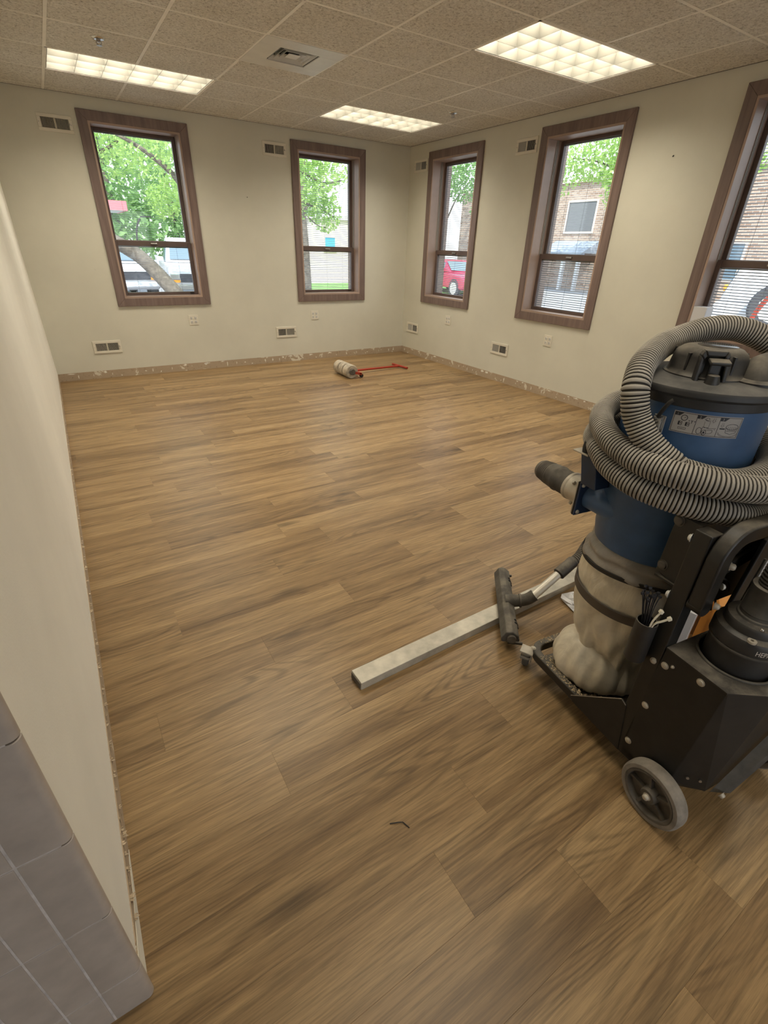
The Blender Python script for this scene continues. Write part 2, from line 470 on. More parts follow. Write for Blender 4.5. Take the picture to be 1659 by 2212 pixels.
# ------------------------------------------------------------------ mesh helpers
class MB:
    def __init__(s):
        s.v, s.f, s.mi = [], [], []
    def add(s, vs, fs, mi=0):
        o = len(s.v)
        s.v += [tuple(p) for p in vs]
        s.f += [tuple(i + o for i in f) for f in fs]
        s.mi += [mi] * len(fs)
        return s
    def box(s, x0, x1, y0, y1, z0, z1, mi=0):
        vs = [(x0, y0, z0), (x1, y0, z0), (x1, y1, z0), (x0, y1, z0), (x0, y0, z1), (x1, y0, z1), (x1, y1, z1), (x0, y1, z1)]
        return s.add(vs, [(0, 3, 2, 1), (4, 5, 6, 7), (0, 1, 5, 4), (1, 2, 6, 5), (2, 3, 7, 6), (3, 0, 4, 7)], mi)
    def cbox(s, c, d, rot=None, mi=0):
        R = rot if rot is not None else Matrix.Identity(3)
        c = Vector(c)
        vs = []
        for sz in (-1, 1):
            for sx, sy in ((-1, -1), (1, -1), (1, 1), (-1, 1)):
                vs.append(c + R @ Vector((sx * d[0] / 2, sy * d[1] / 2, sz * d[2] / 2)))
        return s.add(vs, [(0, 3, 2, 1), (4, 5, 6, 7), (0, 1, 5, 4), (1, 2, 6, 5), (2, 3, 7, 6), (3, 0, 4, 7)], mi)
    def bar(s, p0, p1, w, h, up=(0, 0, 1), mi=0):
        p0, p1 = Vector(p0), Vector(p1)
        d = (p1 - p0).normalized()
        x = d.cross(Vector(up))
        if x.length < 1e-4:
            x = d.cross(Vector((0, 1, 0)))
        x.normalize()
        z = x.cross(d)
        vs = []
        for p in (p0, p1):
            for a, b_ in ((-1, -1), (1, -1), (1, 1), (-1, 1)):
                vs.append(p + x * a * w / 2 + z * b_ * h / 2)
        return s.add(vs, [(0, 1, 2, 3), (7, 6, 5, 4), (0, 4, 5, 1), (1, 5, 6, 2), (2, 6, 7, 3), (3, 7, 4, 0)], mi)
    def prism(s, poly, ext, mi=0):
        """closed prism: 3D polygon + extrusion vector"""
        n = len(poly)
        e = Vector(ext)
        vs = [Vector(p) for p in poly] + [Vector(p) + e for p in poly]
        nrm = Vector((0, 0, 0))
        for i in range(n):
            nrm += Vector(poly[i]).cross(Vector(poly[(i + 1) % n]))
        fs = [tuple(range(n)), tuple(range(2 * n - 1, n - 1, -1))]
        fs += [(i, i + n, (i + 1) % n + n, (i + 1) % n) for i in range(n)]
        if nrm.dot(e) > 0:
            fs = [tuple(reversed(f)) for f in fs]
        return s.add(vs, fs, mi)
    def tube(s, pts, rad, n=12, cap=True, mi=0, mis=None, closed=False):
        pts = [Vector(p) for p in pts]
        m = len(pts)
        rf = rad if callable(rad) else (lambda i: rad)
        vs, fs, mm = [], [], []
        t0 = (pts[1] - pts[0]).normalized()
        a = Vector((0, 0, 1)) if abs(t0.z) < 0.9 else Vector((1, 0, 0))
        x = t0.cross(a).normalized()
        for i in range(m):
            t = (pts[min(i + 1, m - 1)] - pts[max(i - 1, 0)]).normalized()
            x = (x - t * x.dot(t)).normalized()
            y = t.cross(x)
            r = rf(i)
            for k in range(n):
                an = 2 * PI * k / n
                vs.append(pts[i] + x * (r * math.cos(an)) + y * (r * math.sin(an)))
        o = len(s.v)
        s.v += [tuple(p) for p in vs]
        for i in range(m - 1):
            q = mis(i) if mis else mi
            for k in range(n):
                k2 = (k + 1) % n
                s.f.append((o + i * n + k, o + i * n + k2, o + (i + 1) * n + k2, o + (i + 1) * n + k))
                s.mi.append(q)
        if cap:
            s.f.append(tuple(o + k for k in reversed(range(n))))
            s.mi.append(mi)
            s.f.append(tuple(o + (m - 1) * n + k for k in range(n)))
            s.mi.append(mi)
        return s
    def cyl(s, p0, p1, r0, r1=None, n=20, mi=0, cap=True):
        r1 = r0 if r1 is None else r1
        return s.tube([p0, p1], lambda i: (r0, r1)[i], n, cap, mi)
    def lathe(s, prof, cx=0, cy=0, n=32, mi=0, axis=None, off=None, ring=False):
        """prof: (r, z). axis: Matrix 3x3 + origin to turn the lathe"""
        vs, fs = [], []
        for r, z in prof:
            for k in range(n):
                an = 2 * PI * k / n
                p = Vector((r * math.cos(an), r * math.sin(an), z))
                if off:
                    p = off(p, an)
                if axis:
                    p = axis[0] @ p + Vector(axis[1])
                else:
                    p = p + Vector((cx, cy, 0))
                vs.append(p)
        m = len(prof)
        for i in range(m - 1):
            for k in range(n):
                k2 = (k + 1) % n
                fs.append((i * n + k, i * n + k2, (i + 1) * n + k2, (i + 1) * n + k))
        if ring:
            fs += [((m - 1) * n + k, (m - 1) * n + (k + 1) % n, (k + 1) % n, k) for k in range(n)]
            return s.add(vs, fs, mi)
        if prof[0][0] > 1e-6:
            fs.append(tuple(reversed(range(n))))
        if prof[-1][0] > 1e-6:
            fs.append(tuple((m - 1) * n + k for k in range(n)))
        return s.add(vs, fs, mi)
    def build(s, name, mat, parent=None, smooth=None, bevel=0.0, seg=2, subsurf=0):
        me = bpy.data.meshes.new(name)
        me.from_pydata(s.v, [], s.f)
        mats = mat if isinstance(mat, (list, tuple)) else [mat]
        for q in mats:
            me.materials.append(q)
        if len(mats) > 1:
            me.polygons.foreach_set('material_index', s.mi)
        me.update()
        if smooth is not None:
            me.shade_smooth()
            me.set_sharp_from_angle(angle=math.radians(smooth))
        o = bpy.data.objects.new(name, me)
        COL.objects.link(o)
        if parent is not None:
            o.parent = parent
        if bevel > 0:
            md = o.modifiers.new('bevel', 'BEVEL')
            md.width = bevel
            md.segments = seg
            md.limit_method = 'ANGLE'
            md.angle_limit = math.radians(40)
        if subsurf:
            md = o.modifiers.new('sub', 'SUBSURF')
            md.levels = subsurf
            md.render_levels = subsurf
        return o

def tag(o, label=None, cat=None, group=None, kind=None):
    if label: o['label'] = label
    if cat: o['category'] = cat
    if group: o['group'] = group
    if kind: o['kind'] = kind
    return o

def empty(name, loc=(0, 0, 0), rz=0.0, label=None, cat=None, group=None, kind=None):
    o = bpy.data.objects.new(name, None)
    COL.objects.link(o)
    o.location = loc
    o.rotation_euler = (0, 0, rz)
    o.empty_display_size = 0.1
    return tag(o, label, cat, group, kind)

def inst(src, name, parent, loc, rot=(0, 0, 0)):
    o = src.copy()
    o.name = name
    COL.objects.link(o)
    o.parent = parent
    o.location = loc
    o.rotation_euler = rot
    return o

def copy_tree(o, parent=None):
    c = o.copy()
    COL.objects.link(c)
    if parent is not None:
        c.parent = parent
    for ch in list(o.children):
        copy_tree(ch, c)
    return c

def spline(pts, step):
    """Catmull-Rom through pts, resampled at equal arc length"""
    P = [Vector(p) for p in pts]
    P = [P[0] * 2 - P[1]] + P + [P[-1] * 2 - P[-2]]
    dense = []
    for i in range(1, len(P) - 2):
        p0, p1, p2, p3 = P[i - 1:i + 3]
        for k in range(40):
            t = k / 40
            dense.append(0.5 * ((2 * p1) + (p2 - p0) * t + (2 * p0 - 5 * p1 + 4 * p2 - p3) * t * t + (3 * p1 - p0 - 3 * p2 + p3) * t ** 3))
    dense.append(P[-2])
    out = [dense[0].copy()]
    acc = 0.0
    for a, b in zip(dense, dense[1:]):
        L = (b - a).length
        while acc + L >= step and L > 1e-9:
            t = (step - acc) / L
            a = a.lerp(b, t)
            out.append(a.copy())
            L = (b - a).length
            acc = 0.0
        acc += L
    return out

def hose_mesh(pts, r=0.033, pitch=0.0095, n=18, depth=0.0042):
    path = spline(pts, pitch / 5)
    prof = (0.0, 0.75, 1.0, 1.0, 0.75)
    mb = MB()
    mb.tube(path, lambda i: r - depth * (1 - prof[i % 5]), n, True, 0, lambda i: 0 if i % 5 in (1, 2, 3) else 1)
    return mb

# ------------------------------------------------------------------ room shell
L, H = 4.6927, 2.6416
NEAR = -11.0          # wall behind the camera
HALL = -6.6          # left end of the passage behind the camera
TOP = 3.05
T = 0.30             # wall thickness
WEND = -5.99         # free end of the left wall
WW = 1.0286
ZT, ZB = 2.5327, 0.7726
CAS = 0.085
OPW = WW - 2 * CAS
OZ0, OZ1 = ZB + CAS, ZT - CAS
win_back = [-3.9263 + WW / 2, -1.7328 + WW / 2]
win_right = [-0.4546 - WW / 2, -2.3261 - WW / 2, -4.2003 - WW / 2]

def wall_with_openings(name, length0, length1, centers, mapper, mat):
    mb = MB()
    hw = OPW / 2
    cur = length0
    segs = []
    for c in sorted(centers):
        segs.append((cur, c - hw, None))
        segs.append((c - hw, c + hw, 'w'))
        cur = c + hw
    segs.append((cur, length1, None))
    for a, b, k in segs:
        if k is None:
            mapper(mb, a, b, -0.4, TOP)
        else:
            mapper(mb, a, b, -0.4, OZ0)
            mapper(mb, a, b, OZ1, TOP)
    return mb.build(name, mat)

o = wall_with_openings('wall_back', -L - 0.2, T, win_back, lambda mb, a, b, z0, z1: mb.box(a, b, 0, T, z0, z1), M['wall'])
tag(o, 'beige painted back wall with two tall windows', 'wall', kind='structure')
o = wall_with_openings('wall_right', NEAR, 0.0, win_right, lambda mb, a, b, z0, z1: mb.box(0, T, a, b, z0, z1), M['wall'])
tag(o, 'beige painted right wall with three tall windows', 'wall', kind='structure')
# left wall, free end towards the camera carries ceramic tile
o = MB().box(-L - 0.19, -L, WEND + 0.012, 0, 0, TOP).build('wall_left', M['wall_l'])
tag(o, 'pale painted left wall ending in a tiled edge', 'wall', kind='structure')
WL = o
# passage behind the camera
DX0, DX1, DZ1 = -6.2, -1.6, 2.25      # unseen glazed entrance, added in the near wall to let in daylight
o = MB().box(HALL - 0.2, DX0, NEAR - 0.2, NEAR, -0.4, TOP).box(DX1, T, NEAR - 0.2, NEAR, -0.4, TOP).box(DX0, DX1, NEAR - 0.2, NEAR, DZ1, TOP).box(DX0, DX1, NEAR - 0.2, NEAR, -0.4, 0).build('wall_near', M['wall'])
tag(o, 'plain painted wall with an added glazed entrance behind the camera', 'wall', kind='structure')
de = empty('added_door_1', ((DX0 + DX1) / 2, NEAR - 0.1, 0), 0, 'wide unseen glazed entrance added behind the camera for daylight', 'door', kind='structure')
dw_ = (DX1 - DX0) / 2
for x in (-dw_ + 0.03, -dw_ / 3, dw_ / 3, dw_ - 0.03):
    MB().box(x - 0.03, x + 0.03, -0.05, 0.05, 0, DZ1).build('mullion', M['offwhite'], de)
for z in (0.03, DZ1 - 0.03):
    MB().box(-dw_, dw_, -0.05, 0.05, z - 0.03, z + 0.03).build('rail', M['offwhite'], de)
MB().add([(-dw_, 0, 0), (dw_, 0, 0), (dw_, 0, DZ1), (-dw_, 0, DZ1)], [(0, 1, 2, 3)]).build('glass_pane', M['glass'], de)
o = MB().box(HALL - 0.2, HALL, NEAR, WEND + 0.7, -0.4, TOP).build('wall_hall', M['wall'])
tag(o, 'plain painted end wall of the passage', 'wall', kind='structure')
o = MB().box(HALL, -L - 0.19, WEND + 0.012, WEND + 0.2, -0.4, TOP).build('wall_passage', M['wall'])
tag(o, 'plain painted side wall of the passage', 'wall', kind='structure')
o = MB().box(HALL - 0.4, T, NEAR - 0.4, T, TOP, TOP + 0.15).build('roof', M['subfloor'])
tag(o, 'roof slab above the suspended ceiling', 'roof', kind='structure')

# --- floor: planks along x
floor = MB().box(HALL, 0, NEAR, 0, -0.4, -0.0045).build('floor', M['subfloor'])
tag(floor, 'wood-look plank floor in medium brown oak', 'floor', kind='structure')
PW, PL = 0.1717, 1.19
Y0 = -4.710
known = {0: -4.39, 1: -3.66, 2: -4.112, 3: -4.55, 4: -3.953, 5: -4.26, 6: -3.513, 7: -3.79, 8: -3.988, 9: -3.692, 10: -3.394, 11: -3.668, -1: -2.68, -2: -3.518, -4: -4.30, -5: -2.459, -8: -4.125}
full_mesh = None
def plank_mesh(l, w):
    g = 0.00005
    e = 0.0004
    a, b = l / 2 - g, w / 2 - g
    vs = [(-a, -b, -0.0045), (a, -b, -0.0045), (a, b, -0.0045), (-a, b, -0.0045),
          (-a, -b, -e), (a, -b, -e), (a, b, -e), (-a, b, -e),
          (-a + e, -b + e, 0), (a - e, -b + e, 0), (a - e, b - e, 0), (-a + e, b - e, 0)]
    fs = [(8, 9, 10, 11)]
    for i in range(4):
        j = (i + 1) % 4
        fs += [(i, j, 4 + j, 4 + i), (4 + i, 4 + j, 8 + j, 8 + i)]
    me = bpy.data.meshes.new('floor_plank')
    me.from_pydata(vs, [], fs)
    me.materials.append(M['plank'])
    return me
full_mesh = plank_mesh(PL, PW)
n_row_hi = 22
for n in range(-28, n_row_hi + 8):
    y1 = Y0 - PW * n
    y0 = y1 - PW
    if y1 > 0.0: y1 = 0.0
    if y1 - y0 < 0.02: continue
    xl = -L if y0 > WEND else HALL
    j = known.get(n, -4.0 + RND.uniform(-PL, PL))
    while j > xl: j -= PL
    while j < xl - 1e-6 and j + PL < xl: j += PL
    x = j
    while x < 0:
        a, b = max(x, xl), min(x + PL, 0.0)
        x += PL
        if b - a < 0.03: continue
        if b - a > PL - 1e-4 and abs((y1 - y0) - PW) < 1e-4:
            me = full_mesh
        else:
            me = plank_mesh(b - a, y1 - y0)
        p = bpy.data.objects.new('floor_plank', me)
        COL.objects.link(p)
        p.parent = floor
        p.location = ((a + b) / 2, (y0 + y1) / 2, 0)

# --- suspended ceiling
GX, GY, GP = -1.7139, -3.7860, 0.6096
ceil = MB().box(HALL, 0, NEAR, 0, H + 0.22, H + 0.24).build('ceiling', M['dark'])
tag(ceil, 'suspended ceiling of square fissured tiles', 'ceiling', kind='structure')
troffers = [(0, 0), (0, 4), (-4, 4), (-4, 0), (0, -4), (-4, -4), (0, -8), (-4, -8)]
skip = set()
for i, j in troffers:
    skip |= {(i, j), (i + 1, j)}
vent_cell = (-2, 2)
skip.add(vent_cell)
def tile_mesh(w, d):
    bm = MB()
    e = 0.006
    a, b = w / 2 - 0.0005, d / 2 - 0.0005
    vs = [(-a, -b, 0.016), (a, -b, 0.016), (a, b, 0.016), (-a, b, 0.016), (-a, -b, 0.002), (a, -b, 0.002), (a, b, 0.002), (-a, b, 0.002),
          (-a + e, -b + e, -0.004), (a - e, -b + e, -0.004), (a - e, b - e, -0.004), (-a + e, b - e, -0.004)]
    fs = [(11, 10, 9, 8), (0, 1, 2, 3)]
    for k in range(4):
        q = (k + 1) % 4
        fs += [(4 + k, 4 + q, q, k), (8 + k, 8 + q, 4 + q, 4 + k)]
    me = bpy.data.meshes.new('ceiling_tile')
    me.from_pydata(vs, [], fs)
    me.materials.append(M['ctile'])
    return me
G2 = 0.0085
full_tile = tile_mesh(GP - 2 * G2, GP - 2 * G2)
ix0, ix1 = math.floor((HALL - GX) / GP), math.ceil((0 - GX) / GP)
iy0, iy1 = math.floor((NEAR - GY) / GP), math.ceil((0 - GY) / GP)
def in_room(x, y):
    return x > -L or y < WEND
for i in range(ix0, ix1):
    for j in range(iy0, iy1):
        xa, xb = max(GX + i * GP, HALL), min(GX + (i + 1) * GP, 0)
        ya, yb = max(GY + j * GP, NEAR), min(GY + (j + 1) * GP, 0)
        if not in_room(xb - 0.05, ya + 0.05) or (i, j) in skip: continue
        if ya > WEND - 0.02 and xa < -L: xa = -L
        w, d = xb - xa - 2 * G2, yb - ya - 2 * G2
        if w < 0.01 or d < 0.01: continue
        me = full_tile if abs(w - (GP - 2 * G2)) < 1e-4 and abs(d - (GP - 2 * G2)) < 1e-4 else tile_mesh(w, d)
        t = bpy.data.objects.new('ceiling_tile', me)
        COL.objects.link(t)
        t.parent = ceil
        t.location = ((xa + xb) / 2, (ya + yb) / 2, H)
tw = 0.0105
for i in range(ix0, ix1 + 1):
    x = GX + i * GP
    if x < HALL or x > -0.02: continue
    y_end = -0.001 if x > -L else WEND
    cur = NEAR
    for tj in sorted(j for (ti, j) in troffers if ti == i - 1):
        ya = GY + tj * GP
        if ya > y_end: continue
        MB().box(x - tw, x + tw, cur, ya, H - 0.0035, H + 0.0005).build('main_runner', M['grid'], ceil)
        cur = ya + GP
    MB().box(x - tw, x + tw, cur, y_end, H - 0.0035, H + 0.0005).build('main_runner', M['grid'], ceil)
for j in range(iy0, iy1 + 1):
    y = GY + j * GP
    if y < NEAR or y > -0.02: continue
    xs = -L if y > WEND else HALL
    a = xs
    cuts = [k for k in range(ix0, ix1 + 1)]
    for i in range(ix0, ix1):
        xa, xb = max(GX + i * GP + tw, xs), min(GX + (i + 1) * GP - tw, -0.001)
        if xb - xa < 0.02: continue
        MB().box(xa, xb, y - tw, y + tw, H - 0.003, H + 0.0005).build('cross_tee', M['grid'], ceil)
for nm, b_ in (('trim_1', (-L, 0, -0.012, 0, H - 0.004, H + 0.03)), ('trim_2', (-0.012, 0, NEAR, -0.022, H - 0.004, H + 0.03)), ('trim_3', (-L, -L + 0.022, WEND, -0.022, H - 0.004, H + 0.03))):
    o = MB().box(*b_).build(nm, M['angle'])
    tag(o, {'trim_1': 'thin wall angle along the back wall top', 'trim_2': 'thin wall angle along the right wall top', 'trim_3': 'thin wall angle along the left wall top'}[nm], 'trim', kind='structure')

# --- exposed strip where the baseboard was pulled off
bb = MB().box(-L, 0, -0.0025, 0, 0, 0.086).build('baseboard_back', M['strip'])
tag(bb, 'bare tan strip under the back wall where baseboard was removed', 'baseboard', kind='structure')
br = MB().box(-0.0025, 0, NEAR, -0.0025, 0, 0.088).build('baseboard_right', M['strip'])
tag(br, 'bare tan strip under the right wall where baseboard was removed', 'baseboard', kind='structure')
bl = MB().box(-L, -L + 0.0025, WEND + 0.02, -0.0025, 0, 0.085).build('baseboard_left', M['strip'])
tag(bl, 'bare tan strip under the left wall with torn paper edge', 'baseboard', kind='structure')
def flake(cx, cz, w, h, rnd):
    k = rnd.randint(9, 14)
    return [(cx + w * math.cos(2 * PI * i / k) * rnd.uniform(0.25, 1.0), cz + h * math.sin(2 * PI * i / k) * rnd.uniform(0.25, 1.0)) for i in range(k)]
def strip_flakes(parent, start, end, n, place, ext):
    for i in range(n):
        c = start + (end - start) * (i + RND.random()) / n
        kind_ = RND.random()
        if kind_ < 0.35:
            w, h = RND.uniform(0.004, 0.012), RND.uniform(0.02, 0.038)       # vertical drips
            cz = 0.044
        elif kind_ < 0.75:
            w, h = RND.uniform(0.015, 0.055), RND.uniform(0.006, 0.018)      # skins left at the top edge
            cz = 0.085 - h
        else:
            w, h = RND.uniform(0.006, 0.016), RND.uniform(0.005, 0.012)      # crumbs
            cz = RND.uniform(0.014, 0.06)
        pts = flake(c, min(max(cz, h + 0.003), 0.085 - h), w, h, RND)
        MB().prism([place(a_, z) for a_, z in pts], ext).build('paint_remnant', M['remnant'], parent)
strip_flakes(bb, -L + 0.05, -0.08, 40, lambda x, z: (x, -0.0026, z), (0, -0.0012, 0))
strip_flakes(br, -0.08, -4.7, 44, lambda y, z: (-0.0026, y, z), (-0.0012, 0, 0))
for i in range(100):      # torn paper curls along the left wall
    cy = WEND + 0.14 + (i / 100.0) ** 1.5 * 5.5 + RND.uniform(-0.02, 0.02)
    s_ = RND.uniform(0.007, 0.011) if RND.random() < 0.12 else RND.uniform(0.003, 0.008)
    p0 = Vector((-L + 0.0025, cy, RND.uniform(0.055, 0.088)))
    k_ = RND.randint(2, 3)
    mb = MB()
    for j_ in range(k_):
        y0, y1 = s_ * (-1 + 2 * j_ / k_), s_ * (-1 + 2 * (j_ + 0.8) / k_)
        d1 = Vector((s_ * RND.uniform(0.5, 1.0), RND.uniform(-0.3, 0.3) * s_, s_ * RND.uniform(-0.5, 0.5)))
        d2_ = d1 + Vector((s_ * RND.uniform(0.1, 0.7), RND.uniform(-0.4, 0.4) * s_, s_ * RND.uniform(-0.6, 0.8)))
        a_, b2 = p0 + Vector((0, y0, 0)), p0 + Vector((0, y1, 0))
        mb.add([a_, b2, b2 + d1, a_ + d1 * 0.9, b2 * 0.6 + a_ * 0.4 + d2_, a_ + Vector((0, 0, -0.012)), b2 + Vector((0, 0, -0.015))], [(0, 1, 2, 3), (3, 2, 4), (5, 6, 1, 0)])
    mb.build('torn_paper', M['paper'], bl)
MB().prism([(-L + 0.0025, WEND + 0.03, 0), (-L + 0.0025, WEND + 0.34, 0.0), (-L + 0.0025, WEND + 0.30, 0.018), (-L + 0.0025, WEND + 0.22, 0.03), (-L + 0.0025, WEND + 0.12, 0.062), (-L + 0.0025, WEND + 0.03, 0.09)], (0.0012, 0, 0)).build('paint_remnant', M['remnant'], bl)

# --- ceramic tile on the free end of the left wall
tiles = MB().box(-L - 0.60, -L - 0.004, WEND - 0.0008, WEND + 0.03, 0, 1.6).build('wall_tile_end', M['grout'])
tag(tiles, 'grey glazed tile facing on the free end of the left wall', 'tile wall', kind='structure')
cols = [(-4.6800, -4.7545), (-4.7575, -4.8135), (-4.8165, -4.8795), (-4.8825, -4.9455), (-4.9485, -5.0115), (-5.0145, -5.0775), (-5.0805, -5.1435)]
rows = [(0.002, 0.1350)] + [(0.1380 + k * 0.2425, 0.1380 + (k + 1) * 0.2425 - 0.003) for k in range(6)]
for ci, (xb, xa) in enumerate(cols):
    for z0, z1 in rows:
        if ci == 0:       # bullnose column, rounded outer edge
            prof = [(xa, WEND + 0.007), (xa, WEND - 0.001), (xa + 0.002, WEND - 0.002)]
            R_ = 0.013
            for k in range(7):
                an = -PI / 2 + k * PI / 12
                prof.append((xb - R_ + R_ * math.cos(an), WEND - 0.002 + R_ + R_ * math.sin(an)))
            prof.append((xb, WEND + 0.014))
            MB().prism([(x, y, z0) for x, y in prof], (0, 0, z1 - z0)).build('wall_tile', M['ceramic'], tiles, smooth=40, bevel=0.0012, seg=1)
        else:
            MB().box(xa, xb, WEND - 0.002, WEND + 0.007, z0, z1).build('wall_tile', M['ceramic'], tiles, bevel=0.0015)

# ------------------------------------------------------------------ windows
def window(name, loc, rz, label, tilt_up, tilt_lo, open_up=0.0):
    e = empty(name, loc, rz, label, 'window', kind='structure')
    hw, hW = OPW / 2, WW / 2
    c = 0.022
    # mitred casing boards, standing proud of the wall
    def casing(poly):
        return MB().prism([(x, -c, z) for x, z in poly], (0, c - 0.001, 0)).build('casing', M['trim'], e, bevel=0.003)
    casing([(-hW, ZB), (-hw, OZ0), (-hw, OZ1), (-hW, ZT)])
    casing([(hW, ZB), (hW, ZT), (hw, OZ1), (hw, OZ0)])
    casing([(-hW, ZT), (-hw, OZ1), (hw, OZ1), (hW, ZT)])
    casing([(-hW, ZB), (hW, ZB), (hw, OZ0), (-hw, OZ0)])
    D = 0.29
    j = 0.018
    MB().box(-hw - 0.001, -hw + j, -c + 0.004, D, OZ0, OZ1).build('jamb', M['jamb'], e)
    MB().box(hw - j, hw + 0.001, -c + 0.004, D, OZ0, OZ1).build('jamb', M['jamb'], e)
    MB().box(-hw + j, hw - j, -c + 0.004, D, OZ1 - j, OZ1 + 0.001).build('head_jamb', M['jamb'], e)
    MB().box(-hw + j, hw - j, -c + 0.004, D, OZ0 - 0.001, OZ0 + j).build('sill', M['jamb'], e)
    # grooved sash track on both sides
    for s_ in (-1, 1):
        for y in (0.105, 0.118, 0.131):
            x = s_ * (hw - j)
            MB().box(min(x, x - s_ * 0.006), max(x, x - s_ * 0.006), y, y + 0.005, 1.42, OZ1 - j).build('sash_track', M['track'], e)
    gw = 0.372
    # upper sash (outer plane), lower sash (inner plane)
    for part, y, z0, z1, g0, g1, tilt in (('upper_sash', 0.172, 1.382, OZ1 - j, 1.440, 2.402, tilt_up), ('lower_sash', 0.118, OZ0 + j, 1.436, 0.908, 1.383, tilt_lo)):
        mb = MB()
        t = 0.042
        a = hw - j - 0.001
        mb.box(-a, -gw, y, y + t, z0, z1)
        mb.box(gw, a, y, y + t, z0, z1)
        mb.box(-gw, gw, y, y + t, z0, g0)
        mb.box(-gw, gw, y, y + t, g1, z1)
        s = mb.build(part, M['sash'], e, bevel=0.004)
        MB().box(-gw - 0.002, gw + 0.002, y + 0.014, y + 0.017, g0 - 0.002, g1 + 0.002).build('glass_pane', M['glass'], s)
        # between-glass blind
        sl = MB()
        p = 0.0214
        nsl = int((g1 - g0 - 0.022) / p)
        ct, st = math.cos(tilt), math.sin(tilt)
        yc = y + 0.029
        for k in range(nsl):
            zc = g0 + 0.008 + (k + 0.5) * p
            prof = [(-0.0075, 0.0), (0.0, 0.0011), (0.0075, 0.0)]
            vs = []
            for x in (-gw + 0.004, gw - 0.004):
                for u, h in prof:
                    vs.append((x, yc + u * ct - h * st, zc + u * st + h * ct))
            sl.add(vs, [(0, 1, 4, 3), (1, 2, 5, 4)])
        b_ = sl.build('blind_slats', M['slat'], s)
        b_['kind'] = 'stuff'
        MB().box(-gw + 0.003, gw - 0.003, yc - 0.008, yc + 0.008, g1 - 0.012, g1 - 0.001).build('blind_headrail', M['slat'], s)
        for cx in (-0.24, 0.0, 0.24):
            MB().cyl((cx, yc - 0.008, g0), (cx, yc - 0.008, g1), 0.0011, n=5).build('blind_cord', M['cord'], s)
    MB().box(-0.035, 0.035, 0.098, 0.118, 1.402, 1.416).build('sash_lock', M['steel'], e, bevel=0.003)
    MB().box(gw - 0.055, gw - 0.015, 0.100, 0.118, 0.893, 0.903).build('sash_lift', M['dark'], e, bevel=0.002)
    return e
d2 = math.radians
window('window_1', (win_back[0], 0, 0), 0, 'window left on the back wall, showing a leaning trunk and cars', d2(6), d2(4))
window('window_2', (win_back[1], 0, 0), 0, 'window right on the back wall, showing tree branches and grass', d2(22), d2(26))
window('window_3', (0, win_right[0], 0), -PI / 2, 'window on the right wall nearest the far corner', d2(27), d2(27))
window('window_4', (0, win_right[1], 0), -PI / 2, 'middle window of the right wall, showing a brick building', d2(12), d2(30))
window('window_5', (0, win_right[2], 0), -PI / 2, 'window on the right wall above the dust extractor', d2(28), d2(28))

# ------------------------------------------------------------------ ceiling fixtures
def troffer(i, j, label, power=1.0):
    x, y = GX + i * GP, GY + j * GP
    w, d = 2 * GP, GP
    lit = power > 0
    e = empty('ceiling_troffer', (x + w / 2, y + d / 2, H), 0, label, 'ceiling light', 'louvered ceiling troffers')
    hx, hy = w / 2, d / 2
    f = MB()
    f.box(-hx, hx, -hy, -hy + 0.016, -0.0045, 0.004)
    f.box(-hx, hx, hy - 0.016, hy, -0.0045, 0.004)
    f.box(-hx, -hx + 0.016, -hy, hy, -0.0045, 0.004)
    f.box(hx - 0.016, hx, -hy, hy, -0.0045, 0.004)
    f.build('frame', M['grid'], e)
    hb = MB()
    a, b = hx - 0.014, hy - 0.014
    hb.box(-a, a, -b, -b + 0.004, 0.004, 0.15)
    hb.box(-a, a, b - 0.004, b, 0.004, 0.15)
    hb.box(-a, -a + 0.004, -b, b, 0.004, 0.15)
    hb.box(a - 0.004, a, -b, b, 0.004, 0.15)
    hb.box(-a, a, -b, b, 0.15, 0.154)
    hb.build('housing', M['reflector'], e)
    a -= 0.006; b -= 0.006
    for k in range(7):
        xk = -a + 2 * a * k / 6
        # each blade thickens upward like a parabolic louver
        MB().prism([(xk - 0.0012, -b, 0.0), (xk + 0.0012, -b, 0.0), (xk + 0.010, -b, 0.085), (xk - 0.010, -b, 0.085)], (0, 2 * b, 0)).build('louver_blade', M['blade'], e)
    for k in range(4):
        yk = -b + 2 * b * k / 3
        MB().prism([(-a, yk - 0.0012, 0.0), (-a, yk + 0.0012, 0.0), (-a, yk + 0.010, 0.085), (-a, yk - 0.010, 0.085)], (2 * a, 0, 0)).build('louver_blade', M['blade'], e)
    for k in (-1, 0, 1):
        MB().cyl((-a + 0.02, k * 0.17, 0.125), (a - 0.02, k * 0.17, 0.125), 0.013, n=10).build('fluorescent_tube', M['tube'] if lit else M['offwhite'], e, smooth=60)
    if not lit: return e
    ld = bpy.data.lights.new('tube_light', 'AREA')
    ld.shape = 'RECTANGLE'
    ld.size, ld.size_y = 2 * a - 0.03, 2 * b - 0.03
    ld.energy = TROFFER * power
    ld.color = TROFFER_COL
    lo = bpy.data.objects.new('tube_light', ld)
    COL.objects.link(lo)
    lo.parent = e
    lo.location = (0, 0, 0.108)
    return e
m_, nt_, b_ = new_mat('lit_tube')
b_.inputs['Emission Color'].default_value = TROFFER_COL + (1,)
b_.inputs['Emission Strength'].default_value = 6.0
M['tube'] = m_
troffer(0, 0, 'large lit ceiling troffer nearest, upper right of the photo')
troffer(0, 4, 'lit ceiling troffer near the far corner, foreshortened')
troffer(-4, 4, 'lit ceiling troffer in front of the left back-wall window')
troffer(-4, 0, 'ceiling troffer over the left wall above the picture')
troffer(0, -4, 'lit ceiling troffer over the dust extractor behind the camera', 0.42)
troffer(-4, -4, 'lit ceiling troffer over the passage behind the camera', 0.42)
